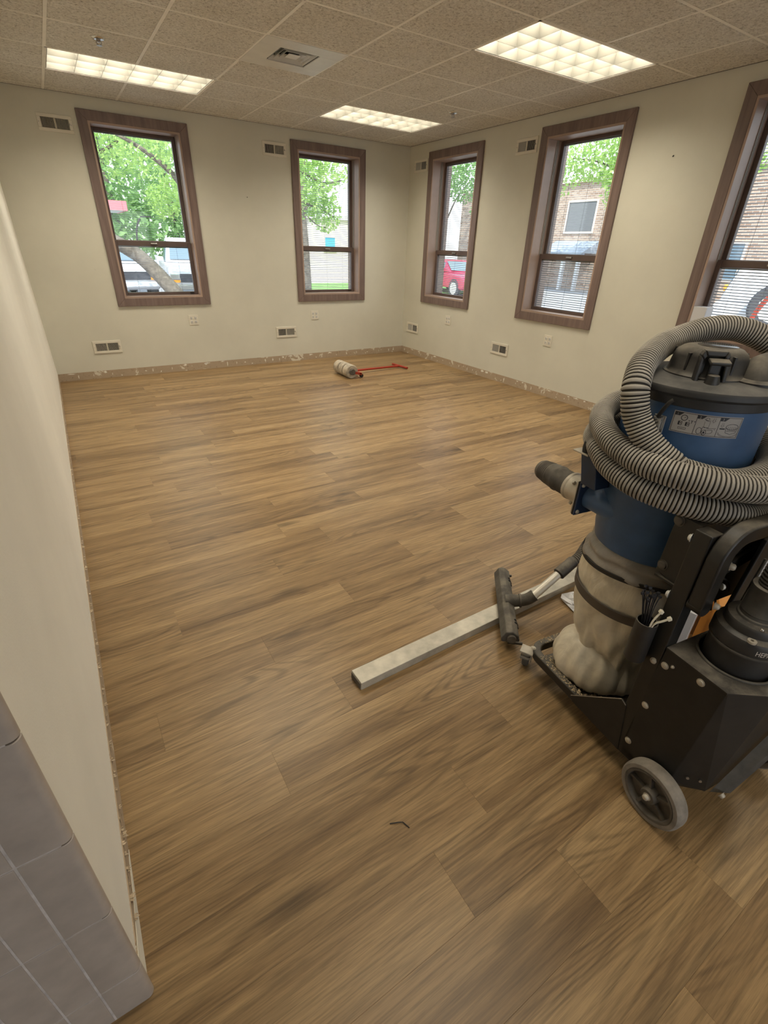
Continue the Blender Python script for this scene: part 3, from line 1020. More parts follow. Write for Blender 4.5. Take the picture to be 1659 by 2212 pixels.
troffer(0, -8, 'unseen ceiling troffer added farthest behind the camera, right row', 0.45)  # unseen rear pair, added to brighten the passage and the tiled wall end
troffer(-4, -8, 'unseen ceiling troffer added farthest behind the camera, left row', 0.45)

# ceiling diffuser
vx, vy = GX + (vent_cell[0] + 0.5) * GP, GY + (vent_cell[1] + 0.5) * GP
e = empty('ceiling_diffuser', (vx, vy, H), 0, 'white square air diffuser panel with nested louvers in the ceiling', 'air vent')
h_ = GP / 2 - 0.002
q_ = 0.150
f = MB()
f.box(-h_, h_, -h_, -q_, -0.006, 0.002)
f.box(-h_, h_, q_, h_, -0.006, 0.002)
f.box(-h_, -q_, -q_, q_, -0.006, 0.002)
f.box(q_, h_, -q_, q_, -0.006, 0.002)
f.build('panel', M['offwhite'], e, bevel=0.002)
MB().box(-q_, q_, -q_, q_, 0.10, 0.104).build('duct', M['dark'], e)
dw = MB()
for s_ in (-1, 1):
    dw.box(-q_, q_, s_ * q_ - 0.002, s_ * q_ + 0.002, 0.0, 0.10)
    dw.box(s_ * q_ - 0.002, s_ * q_ + 0.002, -q_, q_, 0.0, 0.10)
dw.build('duct_wall', M['dark'], e)
for k, r_ in enumerate((0.138, 0.106, 0.074)):
    lv = MB()
    zb, zt = -0.003 + 0.002 * k, 0.022
    ri = r_ - 0.012
    A = [(-r_, -r_, zb), (r_, -r_, zb), (r_, r_, zb), (-r_, r_, zb)]
    B = [(-ri, -ri, zt), (ri, -ri, zt), (ri, ri, zt), (-ri, ri, zt)]
    A2 = [(x, y, z + 0.003) for x, y, z in A]
    B2 = [(x, y, z + 0.003) for x, y, z in B]
    vs = A + B + A2 + B2
    fs = []
    for i in range(4):
        n_ = (i + 1) % 4
        fs += [(i, 4 + i, 4 + n_, n_), (8 + i, 8 + n_, 12 + n_, 12 + i), (i, n_, 8 + n_, 8 + i), (4 + i, 12 + i, 12 + n_, 4 + n_)]
    lv.add(vs, fs).build('louver', M['offwhite'], e)
MB().box(-0.044, 0.044, -0.044, 0.044, 0.0, 0.004).build('center_plate', M['offwhite'], e, bevel=0.001)

def sprinkler(x, y, label):
    e = empty('sprinkler_head', (x, y, H), 0, label, 'sprinkler', 'ceiling sprinklers')
    MB().lathe([(0.020, -0.014), (0.034, -0.012), (0.042, -0.007), (0.044, -0.003), (0.044, 0.001)], n=20).build('escutcheon', M['chrome'], e, smooth=40)
    MB().lathe([(0.009, -0.026), (0.009, -0.020), (0.014, -0.018), (0.014, -0.012)], n=12).build('body', M['steel'], e, smooth=40)
    for s_ in (-1, 1):
        MB().tube([(s_ * 0.010, 0, -0.018), (s_ * 0.017, 0, -0.027), (s_ * 0.012, 0, -0.036), (0, 0, -0.042)], 0.003, 6).build('frame_arm', M['steel'], e)
    MB().lathe([(0.004, -0.045), (0.019, -0.044), (0.019, -0.042), (0.004, -0.040)], n=14).build('deflector', M['steel'], e)
    return e
sprinkler(-3.845, -1.79, 'pendent sprinkler head on the ceiling near the left wall')
sprinkler(-0.732, -1.787, 'small pendent sprinkler head on the ceiling near the far corner')

# ------------------------------------------------------------------ registers and outlets
def register(loc, rz, label, group, w=0.29, h=0.137):
    e = empty('wall_register', loc, rz, label, 'air register', group)
    t = 0.010
    iw, ih = w / 2 - 0.030, h / 2 - 0.028
    f = MB()
    f.box(-w / 2, w / 2, -t, -0.0005, -h / 2, -ih)
    f.box(-w / 2, w / 2, -t, -0.0005, ih, h / 2)
    f.box(-w / 2, -iw, -t, -0.0005, -ih, ih)
    f.box(iw, w / 2, -t, -0.0005, -ih, ih)
    f.box(-0.006, 0.006, -t + 0.001, -0.0005, -ih, ih)
    f.build('frame', M['cream'], e, bevel=0.003)
    MB().box(-iw, iw, -0.0015, -0.0005, -ih, ih).build('backing', M['dark'], e)
    for s_ in (-1, 1):
        for k in range(9):
            x = s_ * (0.006 + (k + 0.5) * (iw - 0.006) / 9)
            a_ = d2(38) * s_
            MB().cbox((x, -0.006, 0), (0.0022, 0.0085, 2 * ih), Matrix.Rotation(a_, 3, 'Z')).build('louver', M['vane'], e)
    MB().cbox((iw + 0.006, -0.015, 0.004), (0.006, 0.014, 0.014)).build('damper_lever', M['steel'], e)
    for s_ in (-1, 1):
        MB().cyl((s_ * (w / 2 - 0.012), -t, 0), (s_ * (w / 2 - 0.012), -t - 0.002, 0), 0.004, n=8).build('screw', M['steel'], e)
    return e
gh, gl = 'registers high on the walls', 'registers low on the walls'
register((-4.118, 0, 2.392), 0, 'high wall register left of the left back-wall window', gh)
register((-1.932, 0, 2.415), 0, 'high wall register left of the right back-wall window', gh)
register((0, -0.272, 2.405), -PI / 2, 'high wall register next to the far corner on the right wall', gh)
register((0, -2.132, 2.408), -PI / 2, 'high wall register left of the middle right-wall window', gh)
register((-4.133, 0, 0.347), 0, 'low wall register under the left back-wall window', gl)
register((-1.932, 0, 0.394), 0, 'low wall register left under the right back-wall window', gl)
register((0, -0.272, 0.391), -PI / 2, 'low wall register next to the far corner on the right wall', gl)
register((0, -2.141, 0.390), -PI / 2, 'low wall register under the middle right-wall window', gl)

def outlet(loc, rz, label):
    e = empty('wall_outlet', loc, rz, label, 'outlet', 'four-socket wall outlets')
    MB().box(-0.055, 0.055, -0.006, -0.0005, -0.058, 0.058).build('cover_plate', M['cream'], e, bevel=0.003)
    for sx in (-1, 1):
        for sz in (-1, 1):
            cx, cz = sx * 0.0245, sz * 0.0215
            r = MB().lathe([(0.0001, 0.0095), (0.016, 0.0095), (0.017, 0.006)], n=18, axis=(Matrix.Rotation(PI / 2, 3, 'X'), (cx, 0.0, cz))).build('receptacle', M['offwhite'], e, smooth=40)
            sl = MB()
            sl.box(cx - 0.0075, cx - 0.0045, -0.0102, -0.009, cz - 0.002, cz + 0.008)
            sl.box(cx + 0.0045, cx + 0.0075, -0.0102, -0.009, cz - 0.002, cz + 0.008)
            sl.box(cx - 0.003, cx + 0.003, -0.0102, -0.009, cz - 0.010, cz - 0.005)
            sl.build('socket_slots', M['dark'], r)
    return e
outlet((-3.130, 0, 0.598), 0, 'cream wall outlet under the left back-wall window')
outlet((-1.499, 0, 0.594), 0, 'cream wall outlet under the right back-wall window')
outlet((0, -1.100, 0.598), -PI / 2, 'cream wall outlet under the right-wall window nearest the corner')
outlet((0, -2.857, 0.594), -PI / 2, 'cream wall outlet under the middle right-wall window')

def anchor(p, q, label):
    o = MB().cyl(p, q, 0.006, 0.003, n=8).build('wall_anchor', M['dark'], None, smooth=40)
    return tag(o, label, 'wall anchor')
anchor((-2.308, 0.004, 1.921), (-2.308, -0.006, 1.921), 'tiny dark anchor hole between the two back-wall windows')
anchor((0.004, -3.765, 2.163), (-0.018, -3.77, 2.155), 'small dark wall anchor sticking out left of the nearest right-wall window')

# small white carton on the sill of the nearest window
o = MB().box(-0.065, 0.065, -0.055, 0.055, 0, 0.215).build('small_box', M['whitebox'], None, bevel=0.003)
o.location = (0.04, -4.345, OZ0 + 0.0185)
o.rotation_euler = (0, 0, PI / 2)
tag(o, 'plain pale box standing on the sill of the nearest right-wall window', 'box')

# ------------------------------------------------------------------ dust extractor (local axes: x right, y forward, z up)
YAW = math.radians(7.7)
DX = empty('dust_extractor', (-3.408, -6.319, 0), -YAW, 'blue and black wheeled dust extractor standing on the plank floor', 'dust extractor')
CU, CV = 0.25, 0.405      # drum axis
U0, U1 = 0.05, 0.45       # chassis sides

def sweep_rect(path, w, h, closed=False):
    """rectangular tube swept along a flat path"""
    P = [Vector(p) for p in path]
    m = len(P)
    mb = MB()
    vs = []
    for i in range(m):
        t = (P[min(i + 1, m - 1)] - P[max(i - 1, 0)]).normalized()
        x = t.cross(Vector((0, 0, 1))).normalized()
        for a, b in ((-1, -1), (1, -1), (1, 1), (-1, 1)):
            vs.append(P[i] + x * a * w / 2 + Vector((0, 0, b * h / 2)))
    fs = [(3, 2, 1, 0), tuple((m - 1) * 4 + k for k in range(4))]
    for i in range(m - 1):
        for k in range(4):
            k2 = (k + 1) % 4
            fs.append((i * 4 + k, i * 4 + k2, (i + 1) * 4 + k2, (i + 1) * 4 + k))
    return mb.add(vs, fs)

def arc(cx, cy, r, a0, a1, n, z):
    return [(cx + r * math.cos(a0 + (a1 - a0) * k / n), cy + r * math.sin(a0 + (a1 - a0) * k / n), z) for k in range(n + 1)]

# rim: U-shaped steel frame, rounded front corners
zr = 0.0955
path = [(U0 + 0.014, -0.02, zr), (U0 + 0.014, 0.50, zr)] + arc(U0 + 0.014 + 0.055, 0.535, 0.055, PI, PI / 2, 8, zr)[0:] + arc(U1 - 0.014 - 0.055, 0.535, 0.055, PI / 2, 0, 8, zr) + [(U1 - 0.014, 0.50, zr), (U1 - 0.014, -0.02, zr)]
sweep_rect(path, 0.028, 0.037).build('base_frame', M['black'], DX, smooth=30, bevel=0.004)
pm = MB()
pm.prism([(U0 + 0.02, 0.0, 0.088), (U1 - 0.02, 0.0, 0.088), (U1 - 0.02, 0.515, 0.088), (U1 - 0.10, 0.515, 0.088), (U1 - 0.13, 0.490, 0.088), (U0 + 0.16, 0.490, 0.088), (U0 + 0.09, 0.540, 0.088), (U0 + 0.03, 0.545, 0.088)], (0, 0, 0.004))
pm.build('base_tray', M['black'], DX)
# plaster chips lying on the tray and rim
ch = MB()
for k in range(1100):
    if k < 720:
        u, v = U0 + 0.03 + abs(RND.gauss(0, 0.045)), RND.uniform(0.20, 0.54)
        if u > 0.25 or (v > 0.49 and u > U0 + 0.15): continue
        z = 0.0925
    else:
        if RND.random() < 0.55:
            u, v = U0 + RND.uniform(0.003, 0.026), RND.uniform(0.27, 0.53)
        else:
            u, v = RND.uniform(U0 + 0.06, 0.40), 0.59 + RND.uniform(-0.012, 0.012)
        z = 0.1145
    s_ = RND.uniform(0.0010, 0.0042) * (2.0 if RND.random() < 0.04 else 1)
    a_ = RND.uniform(0, PI)
    c_, d_ = s_ * math.cos(a_), s_ * math.sin(a_)
    ch.add([(u - c_, v - d_, z), (u + d_ * 0.7, v - c_ * 0.7, z), (u + c_, v + d_, z), (u - d_ * 0.6, v + c_ * 0.6, z), (u, v, z + s_ * 0.6)], [(0, 1, 4), (1, 2, 4), (2, 3, 4), (3, 0, 4)])
o = ch.build('plaster_chips', M['dustchip'], DX)
o['kind'] = 'stuff'

def bolt(p, d, r=0.008, h=0.005, mat='steel', name='bolt', parent=None):
    d = Vector(d).normalized()
    p = Vector(p)
    mb = MB()
    mb.cyl(p, p + d * 0.0015, r * 1.25, n=14)
    mb.tube([p + d * 0.0015, p + d * (h * 0.75), p + d * h], lambda i: (r, r * 0.92, r * 0.55)[i], 12)
    return mb.build(name, M[mat], parent or DX, smooth=50)

# side gusset
MB().prism([(U0 - 0.002, v, w) for v, w in ((0.356, 0.098), (0.192, 0.262), (0.172, 0.252), (0.151, 0.10), (0.147, 0.079), (0.345, 0.079))], (0.005, 0, 0)).build('gusset', M['black_side'], DX)
MB().tube([(U0 - 0.002, 0.356, 0.0985), (U0 - 0.002, 0.192, 0.2625), (U0 - 0.002, 0.174, 0.2535)], 0.0016, 6).build('gusset_edge', M['steel'], DX)

# side column (upright) left and right
for ux in (U0, U1 - 0.045):
    MB().box(ux, ux + 0.045, 0.135, 0.178, 0.079, 0.872).build('upright', M['black'], DX, bevel=0.003)
# arched frame tube behind the uprights
za = 0.882
tp = [(U0 + 0.0215, 0.1135, 0.68), (U0 + 0.0215, 0.1135, 0.80)]
tp += [(U0 + 0.0215 + 0.065 - 0.065 * math.cos(a), 0.1135, za - 0.065 + 0.065 * math.sin(a)) for a in [k * PI / 16 for k in range(0, 9)]]
tp += [(U1 - 0.027 - 0.065 + 0.065 * math.sin(a), 0.1135, za - 0.065 + 0.065 * math.cos(a)) for a in [k * PI / 16 for k in range(0, 9)]]
tp += [(U1 - 0.027, 0.1135, 0.80), (U1 - 0.027, 0.1135, 0.60)]
mb = MB()
P_ = [Vector(p) for p in tp]
vs, fs = [], []
for i, p in enumerate(P_):
    t = (P_[min(i + 1, len(P_) - 1)] - P_[max(i - 1, 0)]).normalized()
    x = Vector((0, 1, 0)).cross(t).normalized()
    for a, b in ((-1, -1), (1, -1), (1, 1), (-1, 1)):
        vs.append(p + x * a * 0.021 + Vector((0, b * 0.019, 0)))
n_ = len(P_)
fs = [(0, 1, 2, 3), tuple((n_ - 1) * 4 + k for k in (3, 2, 1, 0))]
for i in range(n_ - 1):
    for k in range(4):
        k2 = (k + 1) % 4
        fs.append((i * 4 + k2, i * 4 + k, (i + 1) * 4 + k, (i + 1) * 4 + k2))
mb.add(vs, fs).build('arch_tube', M['black'], DX, smooth=35, bevel=0.005)
# rounded lower end of the arch leg and its bolts
MB().tube([(U0 + 0.0215, 0.0945, 0.68), (U0 + 0.0215, 0.1325, 0.68)], 0.021, 16).build('arch_foot', M['black'], DX, smooth=40)
bolt((U0 + 0.050, 0.094, 0.685), (0.3, -1, 0.1), 0.0085, 0.012, 'cast')
bolt((U0 + 0.052, 0.10, 0.80), (0.4, -1, 0.1), 0.0085, 0.012, 'cast')
bolt((U0 + 0.05, 0.097, 0.742), (1, -0.6, 0), 0.007, 0.008, 'offwhite')
# brace bars and rear panel seen through the arch
MB().bar((0.10, 0.172, 0.735), (0.41, 0.185, 0.792), 0.016, 0.030, (0, 0.3, 1)).build('brace', M['black'], DX)
MB().bar((0.10, 0.165, 0.690), (0.41, 0.175, 0.745), 0.018, 0.026, (0, 0.3, 1)).build('brace', M['black'], DX)
MB().prism([(0.252, 0.125, 0.50), (0.252, 0.125, 0.60), (0.283, 0.125, 0.815), (0.41, 0.125, 0.815), (0.41, 0.125, 0.50)], (0, 0.012, 0)).build('rear_panel', M['black'], DX, bevel=0.003)
MB().cyl((0.244, 0.10, 0.645), (0.262, 0.10, 0.778), 0.006, n=10).build('rod', M['steel'], DX, smooth=40)
MB().box(0.10, 0.44, 0.19, 0.205, 0.560, 0.86).build('rear_plate', M['black'], DX)
for pts in ([(0.13, 0.165, 0.742), (0.215, 0.165, 0.697), (0.28, 0.165, 0.655), (0.33, 0.175, 0.60)], [(0.13, 0.168, 0.69), (0.20, 0.165, 0.650), (0.245, 0.165, 0.612), (0.30, 0.17, 0.545)], [(0.12, 0.17, 0.715), (0.205, 0.165, 0.658), (0.235, 0.165, 0.612), (0.262, 0.168, 0.560)]):
    MB().tube(spline(pts, 0.012), 0.0032, 8).build('power_cable', M['strap'], DX, smooth=60)
# bracket between drum and uprights
MB().prism([(0.078, v, w) for v, w in ((0.250, 0.700), (0.245, 0.872), (0.178, 0.872), (0.178, 0.690), (0.21, 0.690))], (0.006, 0, 0)).build('drum_bracket', M['black'], DX, bevel=0.001)
MB().box(0.082, 0.21, 0.178, 0.255, 0.866, 0.872).build('bracket_shelf', M['black'], DX)
MB().box(0.072, 0.13, 0.178, 0.246, 0.684, 0.690).build('bracket_shelf', M['black'], DX)
bolt((0.078, 0.236, 0.858), (-1, 0, 0), 0.012, 0.009, 'hub')
bolt((0.078, 0.236, 0.722), (-1, 0, 0), 0.012, 0.009, 'hub')
bolt((0.053, 0.180, 0.845), (-0.3, 1, 0), 0.009, 0.008, 'offwhite')
bolt((0.053, 0.180, 0.672), (-0.3, 1, 0), 0.009, 0.008, 'offwhite')

# filter housing box with chamfered rear corners and a round opening
def filter_box():
    top = [(U0, 0.133), (U0, -0.032), (0.155, -0.088), (0.345, -0.088), (U1, -0.032), (U1, 0.133)]
    bot = [(U0, 0.145), (U0, -0.010), (0.112, -0.072), (0.388, -0.072), (U1, -0.010), (U1, 0.145)]
    zt, zb = 0.525, 0.150
    sides = MB()
    vs = [(u, v, zt) for u, v in top] + [(u, v, zb) for u, v in bot] + [(U0, 0.148, 0.078), (U0, 0.03, 0.090), (U1, 0.03, 0.09), (U1, 0.148, 0.078)]
    fs = []
    for i in range(5):
        fs.append((i, i + 1, i + 7, i + 6))
    fs += [(6, 7, 13, 12), (11, 15, 14, 10), (7, 8, 9, 10, 14, 13), (5, 0, 6, 12, 15, 11)]
    sides.add(vs, fs)
    b = sides.build('filter_housing', M['black_side'], DX, bevel=0.002)
    # top plate with a circular hole
    hc, hr, n = (0.188, 0.036), 0.0845, 48
    inner = [(hc[0] + hr * math.cos(2 * PI * k / n), hc[1] + hr * math.sin(2 * PI * k / n)) for k in range(n)]
    outer = []
    for k in range(n):
        d = Vector((math.cos(2 * PI * k / n), math.sin(2 * PI * k / n)))
        best = 9
        for i in range(6):
            a, b2 = Vector(top[i]) - Vector(hc), Vector(top[(i + 1) % 6]) - Vector(hc)
            e = b2 - a
            den = d.x * e.y - d.y * e.x
            if abs(den) < 1e-9: continue
            t = (a.x * e.y - a.y * e.x) / den
            s = (a.x * d.y - a.y * d.x) / den
            if t > 0 and -1e-6 <= s <= 1 + 1e-6: best = min(best, t)
        outer.append((hc[0] + d.x * best, hc[1] + d.y * best))
    # snap nearest samples to the corners
    for c in top:
        k = min(range(n), key=lambda q: (outer[q][0] - c[0]) ** 2 + (outer[q][1] - c[1]) ** 2)
        outer[k] = c
    tp_ = MB()
    vs = [(u, v, zt + 0.003) for u, v in inner] + [(u, v, zt + 0.003) for u, v in outer] + [(u, v, zt - 0.002) for u, v in outer] + [(u, v, zt - 0.03) for u, v in inner]
    fs = []
    for k in range(n):
        k2 = (k + 1) % n
        fs += [(k, n + k, n + k2, k2), (n + k, 2 * n + k, 2 * n + k2, n + k2), (3 * n + k, k, k2, 3 * n + k2)]
    tp_.add(vs, fs).build('housing_top', M['plastic'], DX)
    ring = MB()
    path = [(hc[0] + (hr + 0.004) * math.cos(2 * PI * k / 64), hc[1] + (hr + 0.004) * math.sin(2 * PI * k / 64), zt + 0.004) for k in range(65)]
    ring.tube(path, 0.004, 8, False).build('opening_rim', M['rubber'], DX, smooth=50)
filter_box()
for v, w, r in ((0.119, 0.473, 0.0085), (0.027, 0.504, 0.0085), (0.125, 0.309, 0.0085), (0.130, 0.145, 0.0085), (0.100, 0.487, 0.004)):
    bolt((U0, v, w), (-1, 0, 0), r, 0.006, 'cast')
bolt((U0, 0.150, 0.462), (-1, -0.3, 0), 0.008, 0.007, 'cast')
for t_ in (0.35, 0.75):
    MB().cyl((U0 + 0.06 * t_ - 0.002, -0.02 - 0.05 * t_, 0.19), (U0 + 0.06 * t_ - 0.004, -0.022 - 0.05 * t_, 0.19), 0.004, n=8).build('bolt', M['steel'], DX)
# sloping rear flange
MB().prism([(0.118, -0.074, 0.150), (0.122, -0.079, 0.156), (0.36, -0.094, 0.500), (0.36, -0.125, 0.470), (0.145, -0.100, 0.165)], (0.02, -0.006, -0.005)).build('rear_flange', M['rubber'], DX)
bolt((0.135, -0.098, 0.163), (0, -1, -0.3), 0.008, 0.010, 'cast')
bolt((0.245, -0.113, 0.300), (0, -1, -0.3), 0.008, 0.010, 'cast')

# filter canister with lid, neck and its hose
HC = (0.188, 0.036)
can = MB().lathe([(0.074, 0.36), (0.0765, 0.44), (0.0765, 0.597)], *HC, n=48).build('filter_canister', M['plastic'], DX, smooth=40)
lid = MB().lathe([(0.0780, 0.599), (0.0815, 0.602), (0.0815, 0.629), (0.078, 0.637), (0.068, 0.641), (0.0655, 0.644), (0.0655, 0.662), (0.062, 0.667), (0.048, 0.670), (0.001, 0.670)], *HC, n=48).build('canister_lid', M['plastic'], DX, smooth=35)
MB().lathe([(0.076, 0.590), (0.0815, 0.592), (0.0815, 0.597), (0.076, 0.599)], *HC, n=48).build('lid_seam', M['rubber'], can, smooth=40)
neck = MB().lathe([(0.046, 0.669), (0.0445, 0.675), (0.041, 0.677), (0.040, 0.685), (0.0415, 0.687), (0.0405, 0.690), (0.0385, 0.748), (0.040, 0.752), (0.040, 0.760), (0.031, 0.761)], *HC, n=32).build('neck', M['rubber'], DX, smooth=40)
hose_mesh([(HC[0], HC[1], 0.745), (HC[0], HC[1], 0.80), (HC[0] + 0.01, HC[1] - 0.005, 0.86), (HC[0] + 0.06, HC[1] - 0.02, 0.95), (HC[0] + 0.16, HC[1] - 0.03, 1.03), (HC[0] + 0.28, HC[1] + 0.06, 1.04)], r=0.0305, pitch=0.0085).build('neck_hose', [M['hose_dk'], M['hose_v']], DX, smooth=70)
for an in (-2.45, -1.15):
    p = Vector((HC[0] + 0.057 * math.cos(an), HC[1] + 0.057 * math.sin(an), 0.6685))
    bolt(p, (0, 0, 1), 0.0045, 0.005, 'steel')
an = -2.62
p = Vector((HC[0] + 0.0735 * math.cos(an), HC[1] + 0.0735 * math.sin(an), 0.6375))
MB().lathe([(0.004, 0.002), (0.004, 0.006), (0.010, 0.006), (0.010, 0.0)], p.x, p.y, 16).build('grommet', M['cast'], lid).location = (0, 0, p.z)

def text_mesh(txt, size):
    cu = bpy.data.curves.new('txt', 'FONT')
    cu.body = txt
    cu.size = size
    cu.resolution_u = 3
    ob = bpy.data.objects.new('txt', cu)
    COL.objects.link(ob)
    bpy.context.view_layer.update()
    dg = bpy.context.evaluated_depsgraph_get()
    me = bpy.data.meshes.new_from_object(ob.evaluated_get(dg))
    bpy.data.objects.remove(ob)
    bpy.data.curves.remove(cu)
    bm = bmesh.new()
    bm.from_mesh(me)
    bmesh.ops.subdivide_edges(bm, edges=[e for e in bm.edges if e.calc_length() > size * 0.25], cuts=2)
    vs = [v.co.copy() for v in bm.verts]
    bm.verts.index_update()
    fs = [tuple(v.index for v in f.verts) for f in bm.faces]
    bm.free()
    bpy.data.meshes.remove(me)
    return vs, fs

def on_cyl(cu, cv, r, a0, w0):
    """maps (x along the surface, y up) onto a vertical cylinder"""
    def f(x, y, lift=0.0):
        a = a0 + x / r
        return (cu + (r + lift) * math.cos(a), cv + (r + lift) * math.sin(a), w0 + y)
    return f
# HEPA lettering around the canister lid
vs, fs = text_mesh('HEPA', 0.020)
fm = on_cyl(HC[0], HC[1], 0.0816, d2(-139), 0.6085)
MB().add([fm(v.x * 0.68, v.y, 0.0004) for v in vs], fs).build('lettering', M['letter'], lid)

# rear wheels
def rear_wheel(u, s):
    w = MB()
    A = (Matrix.Rotation(PI / 2 * s, 3, 'Y'), (u, 0.0, 0.0925))
    t = 0.042
    w.lathe([(0.074, 0.002), (0.0775, -0.001), (0.088, 0.000), (0.0925, 0.006), (0.0935, 0.012), (0.0935, 0.032), (0.0925, 0.038), (0.088, 0.042), (0.074, 0.042)], n=56, axis=A, ring=True)
    tyre = w.build('wheel', M['tyre'], DX, smooth=40)
    h = MB()
    h.lathe([(0.066, 0.030), (0.068, 0.0), (0.0745, -0.001), (0.0745, 0.036)], n=48, axis=A, ring=True)
    h.lathe([(0.0001, -0.004), (0.020, -0.004), (0.023, 0.000), (0.025, 0.030)], n=28, axis=A)
    h.lathe([(0.001, 0.020), (0.068, 0.020), (0.068, 0.026), (0.001, 0.026)], n=40, axis=A)
    for k in range(5):
        an = 2 * PI * k / 5 + 0.35
        p0 = A[0] @ Vector((0.021 * math.cos(an), 0.021 * math.sin(an), 0.014)) + Vector(A[1])
        p1 = A[0] @ Vector((0.068 * math.cos(an), 0.068 * math.sin(an), 0.014)) + Vector(A[1])
        h.bar(p0, p1, 0.008, 0.014, (1, 0, 0))
    h.build('rim', M['hub'], tyre, smooth=35)
    bolt(Vector(A[1]) + A[0] @ Vector((0, 0, -0.004)), A[0] @ Vector((0, 0, -1)), 0.009, 0.012, 'cast', parent=tyre)
    MB().cyl((u, 0, 0.0925), (u + s * 0.09, 0, 0.0925), 0.009, n=10).build('axle', M['steel'], DX)
    return tyre
rear_wheel(0.0, 1)
rear_wheel(U1 + U0, -1)

# front casters
def caster(u, v, yaw):
    e = MB()
    R = Matrix.Rotation(yaw, 3, 'Z')
    c = Vector((u, v, 0))
    def q(p): return c + R @ Vector(p)
    fork = MB()
    fork.cyl(q((0, 0, 0.078)), q((0, 0, 0.092)), 0.020, n=20)
    fork.cbox(q((0, 0, 0.094)), (0.050, 0.044, 0.008), R)
    for s in (-1, 1):
        fork.prism([q((s * 0.017, -0.016, 0.078)), q((s * 0.017, 0.016, 0.078)), q((s * 0.017, -0.016, 0.022)), q((s * 0.017, -0.034, 0.022))], R @ Vector((s * 0.004, 0, 0)))
    o = fork.build('caster', M['cast'], DX, smooth=40, bevel=0.002)
    A = (R @ Matrix.Rotation(PI / 2, 3, 'Y'), q((-0.0125, -0.024, 0.031)))
    w = MB().lathe([(0.001, 0.0), (0.022, 0.0), (0.029, 0.003), (0.0308, 0.008), (0.0308, 0.017), (0.029, 0.022), (0.022, 0.025), (0.001, 0.025)], n=28, axis=A)
    w.build('caster_wheel', M['rubber'], o, smooth=40)
    MB().cbox(q((0, 0.030, 0.080)), (0.036, 0.026, 0.007), R @ Matrix.Rotation(0.5, 3, 'X')).build('brake_pedal', M['hub'], o, bevel=0.002)
    return o
caster(0.050, 0.590, 2.2)
caster(0.455, 0.592, 2.6)
bolt((0.062, 0.575, 0.114), (0, 0, 1), 0.008, 0.006, 'cast')

# cyclone drum
drum = MB().lathe([(0.150, 0.655), (0.157, 0.660), (0.1635, 0.700), (0.1655, 0.760), (0.1655, 0.862), (0.1685, 0.866), (0.1685, 0.884), (0.1660, 0.888), (0.1690, 0.96), (0.1700, 1.130)], CU, CV, n=96).build('drum', M['blue'], DX, smooth=40)
MB().lathe([(0.1675, 0.915), (0.171, 0.917), (0.171, 0.921), (0.1675, 0.923)], CU, CV, n=96).build('drum_bead', M['blue'], drum, smooth=40)
lidp = [(0.1735, 1.122), (0.1768, 1.124), (0.1775, 1.144), (0.186, 1.147), (0.190, 1.152), (0.190, 1.161), (0.187, 1.167), (0.180, 1.170), (0.160, 1.176), (0.140, 1.179), (0.120, 1.180), (0.001, 1.180)]
LID = MB().lathe(lidp, CU, CV, n=96).build('drum_lid', M['lid'], DX, smooth=35)
# motor head
mc = (0.232, 0.398)
mot = MB().lathe([(0.097, 1.178), (0.0965, 1.183), (0.092, 1.186), (0.087, 1.195), (0.082, 1.225), (0.078, 1.236), (0.066, 1.246), (0.052, 1.249), (0.001, 1.249)], mc[0], mc[1], n=64, off=lambda p, an: Vector((p.x * (1 + 0.035 * math.cos(5 * an) * (1 if p.z > 1.19 else 0)), p.y * (1 + 0.035 * math.cos(5 * an) * (1 if p.z > 1.19 else 0)), p.z))).build('motor_cover', M['plastic'], DX, smooth=40)
MB().lathe([(0.001, 1.2515), (0.040, 1.2515), (0.046, 1.2495), (0.047, 1.247)], mc[0] + 0.012, mc[1] - 0.004, n=40).build('motor_cap', M['glossy'], mot, smooth=40)
for k in range(5):
    an = 2 * PI * (k + 0.5) / 5
    MB().cbox((mc[0] + 0.079 * math.cos(an), mc[1] + 0.079 * math.sin(an), 1.213), (0.012, 0.005, 0.045), Matrix.Rotation(an, 3, 'Z')).build('cooling_rib', M['plastic'], mot)
# carry handle bridge with a release knob on the front of the lid
hb = Vector((0.158, 0.336, 1.176))
da = Vector((0.80, -0.60, 0)).normalized()      # across the handle
df = Vector((-0.60, -0.80, 0)).normalized()     # towards the camera
def hp(a, f, z): return hb + da * a + df * f + Vector((0, 0, z))
Rh = Matrix((da, -df, Vector((0, 0, 1)))).transposed()
hd = MB()
arch_o = [(-0.036, 0.0), (-0.033, 0.062), (-0.026, 0.074), (0.026, 0.074), (0.033, 0.062), (0.036, 0.0)]
arch_i = [(-0.026, 0.0), (-0.024, 0.052), (-0.019, 0.061), (0.019, 0.061), (0.024, 0.052), (0.026, 0.0)]
for k in range(5):
    quad = [arch_o[k], arch_o[k + 1], arch_i[k + 1], arch_i[k]]
    hd.prism([hp(a_, -0.012 - z * 0.15, z) for a_, z in quad], df * 0.020)
hd.build('lid_handle', M['plastic'], LID, bevel=0.003)
MB().prism([hp(a_, -0.014 - z * 0.15, z) for a_, z in [(-0.027, 0.0), (-0.025, 0.052), (0.025, 0.052), (0.027, 0.0)]], df * 0.004).build('handle_back', M['black'], LID)
kb = MB()
kb.cbox(hp(0.008, 0.006, 0.050), (0.046, 0.026, 0.010), Rh @ Matrix.Rotation(0.25, 3, 'X'))
kb.cbox(hp(0.004, -0.002, 0.028), (0.026, 0.010, 0.036), Rh)
kb.build('release_lever', M['plastic'], LID, bevel=0.004)
MB().lathe([(0.017, 0.0), (0.013, 0.021), (0.010, 0.023), (0.001, 0.023)], n=20).build('release_stop', M['plastic'], LID, smooth=40).location = hp(0.000, 0.020, 0.0)
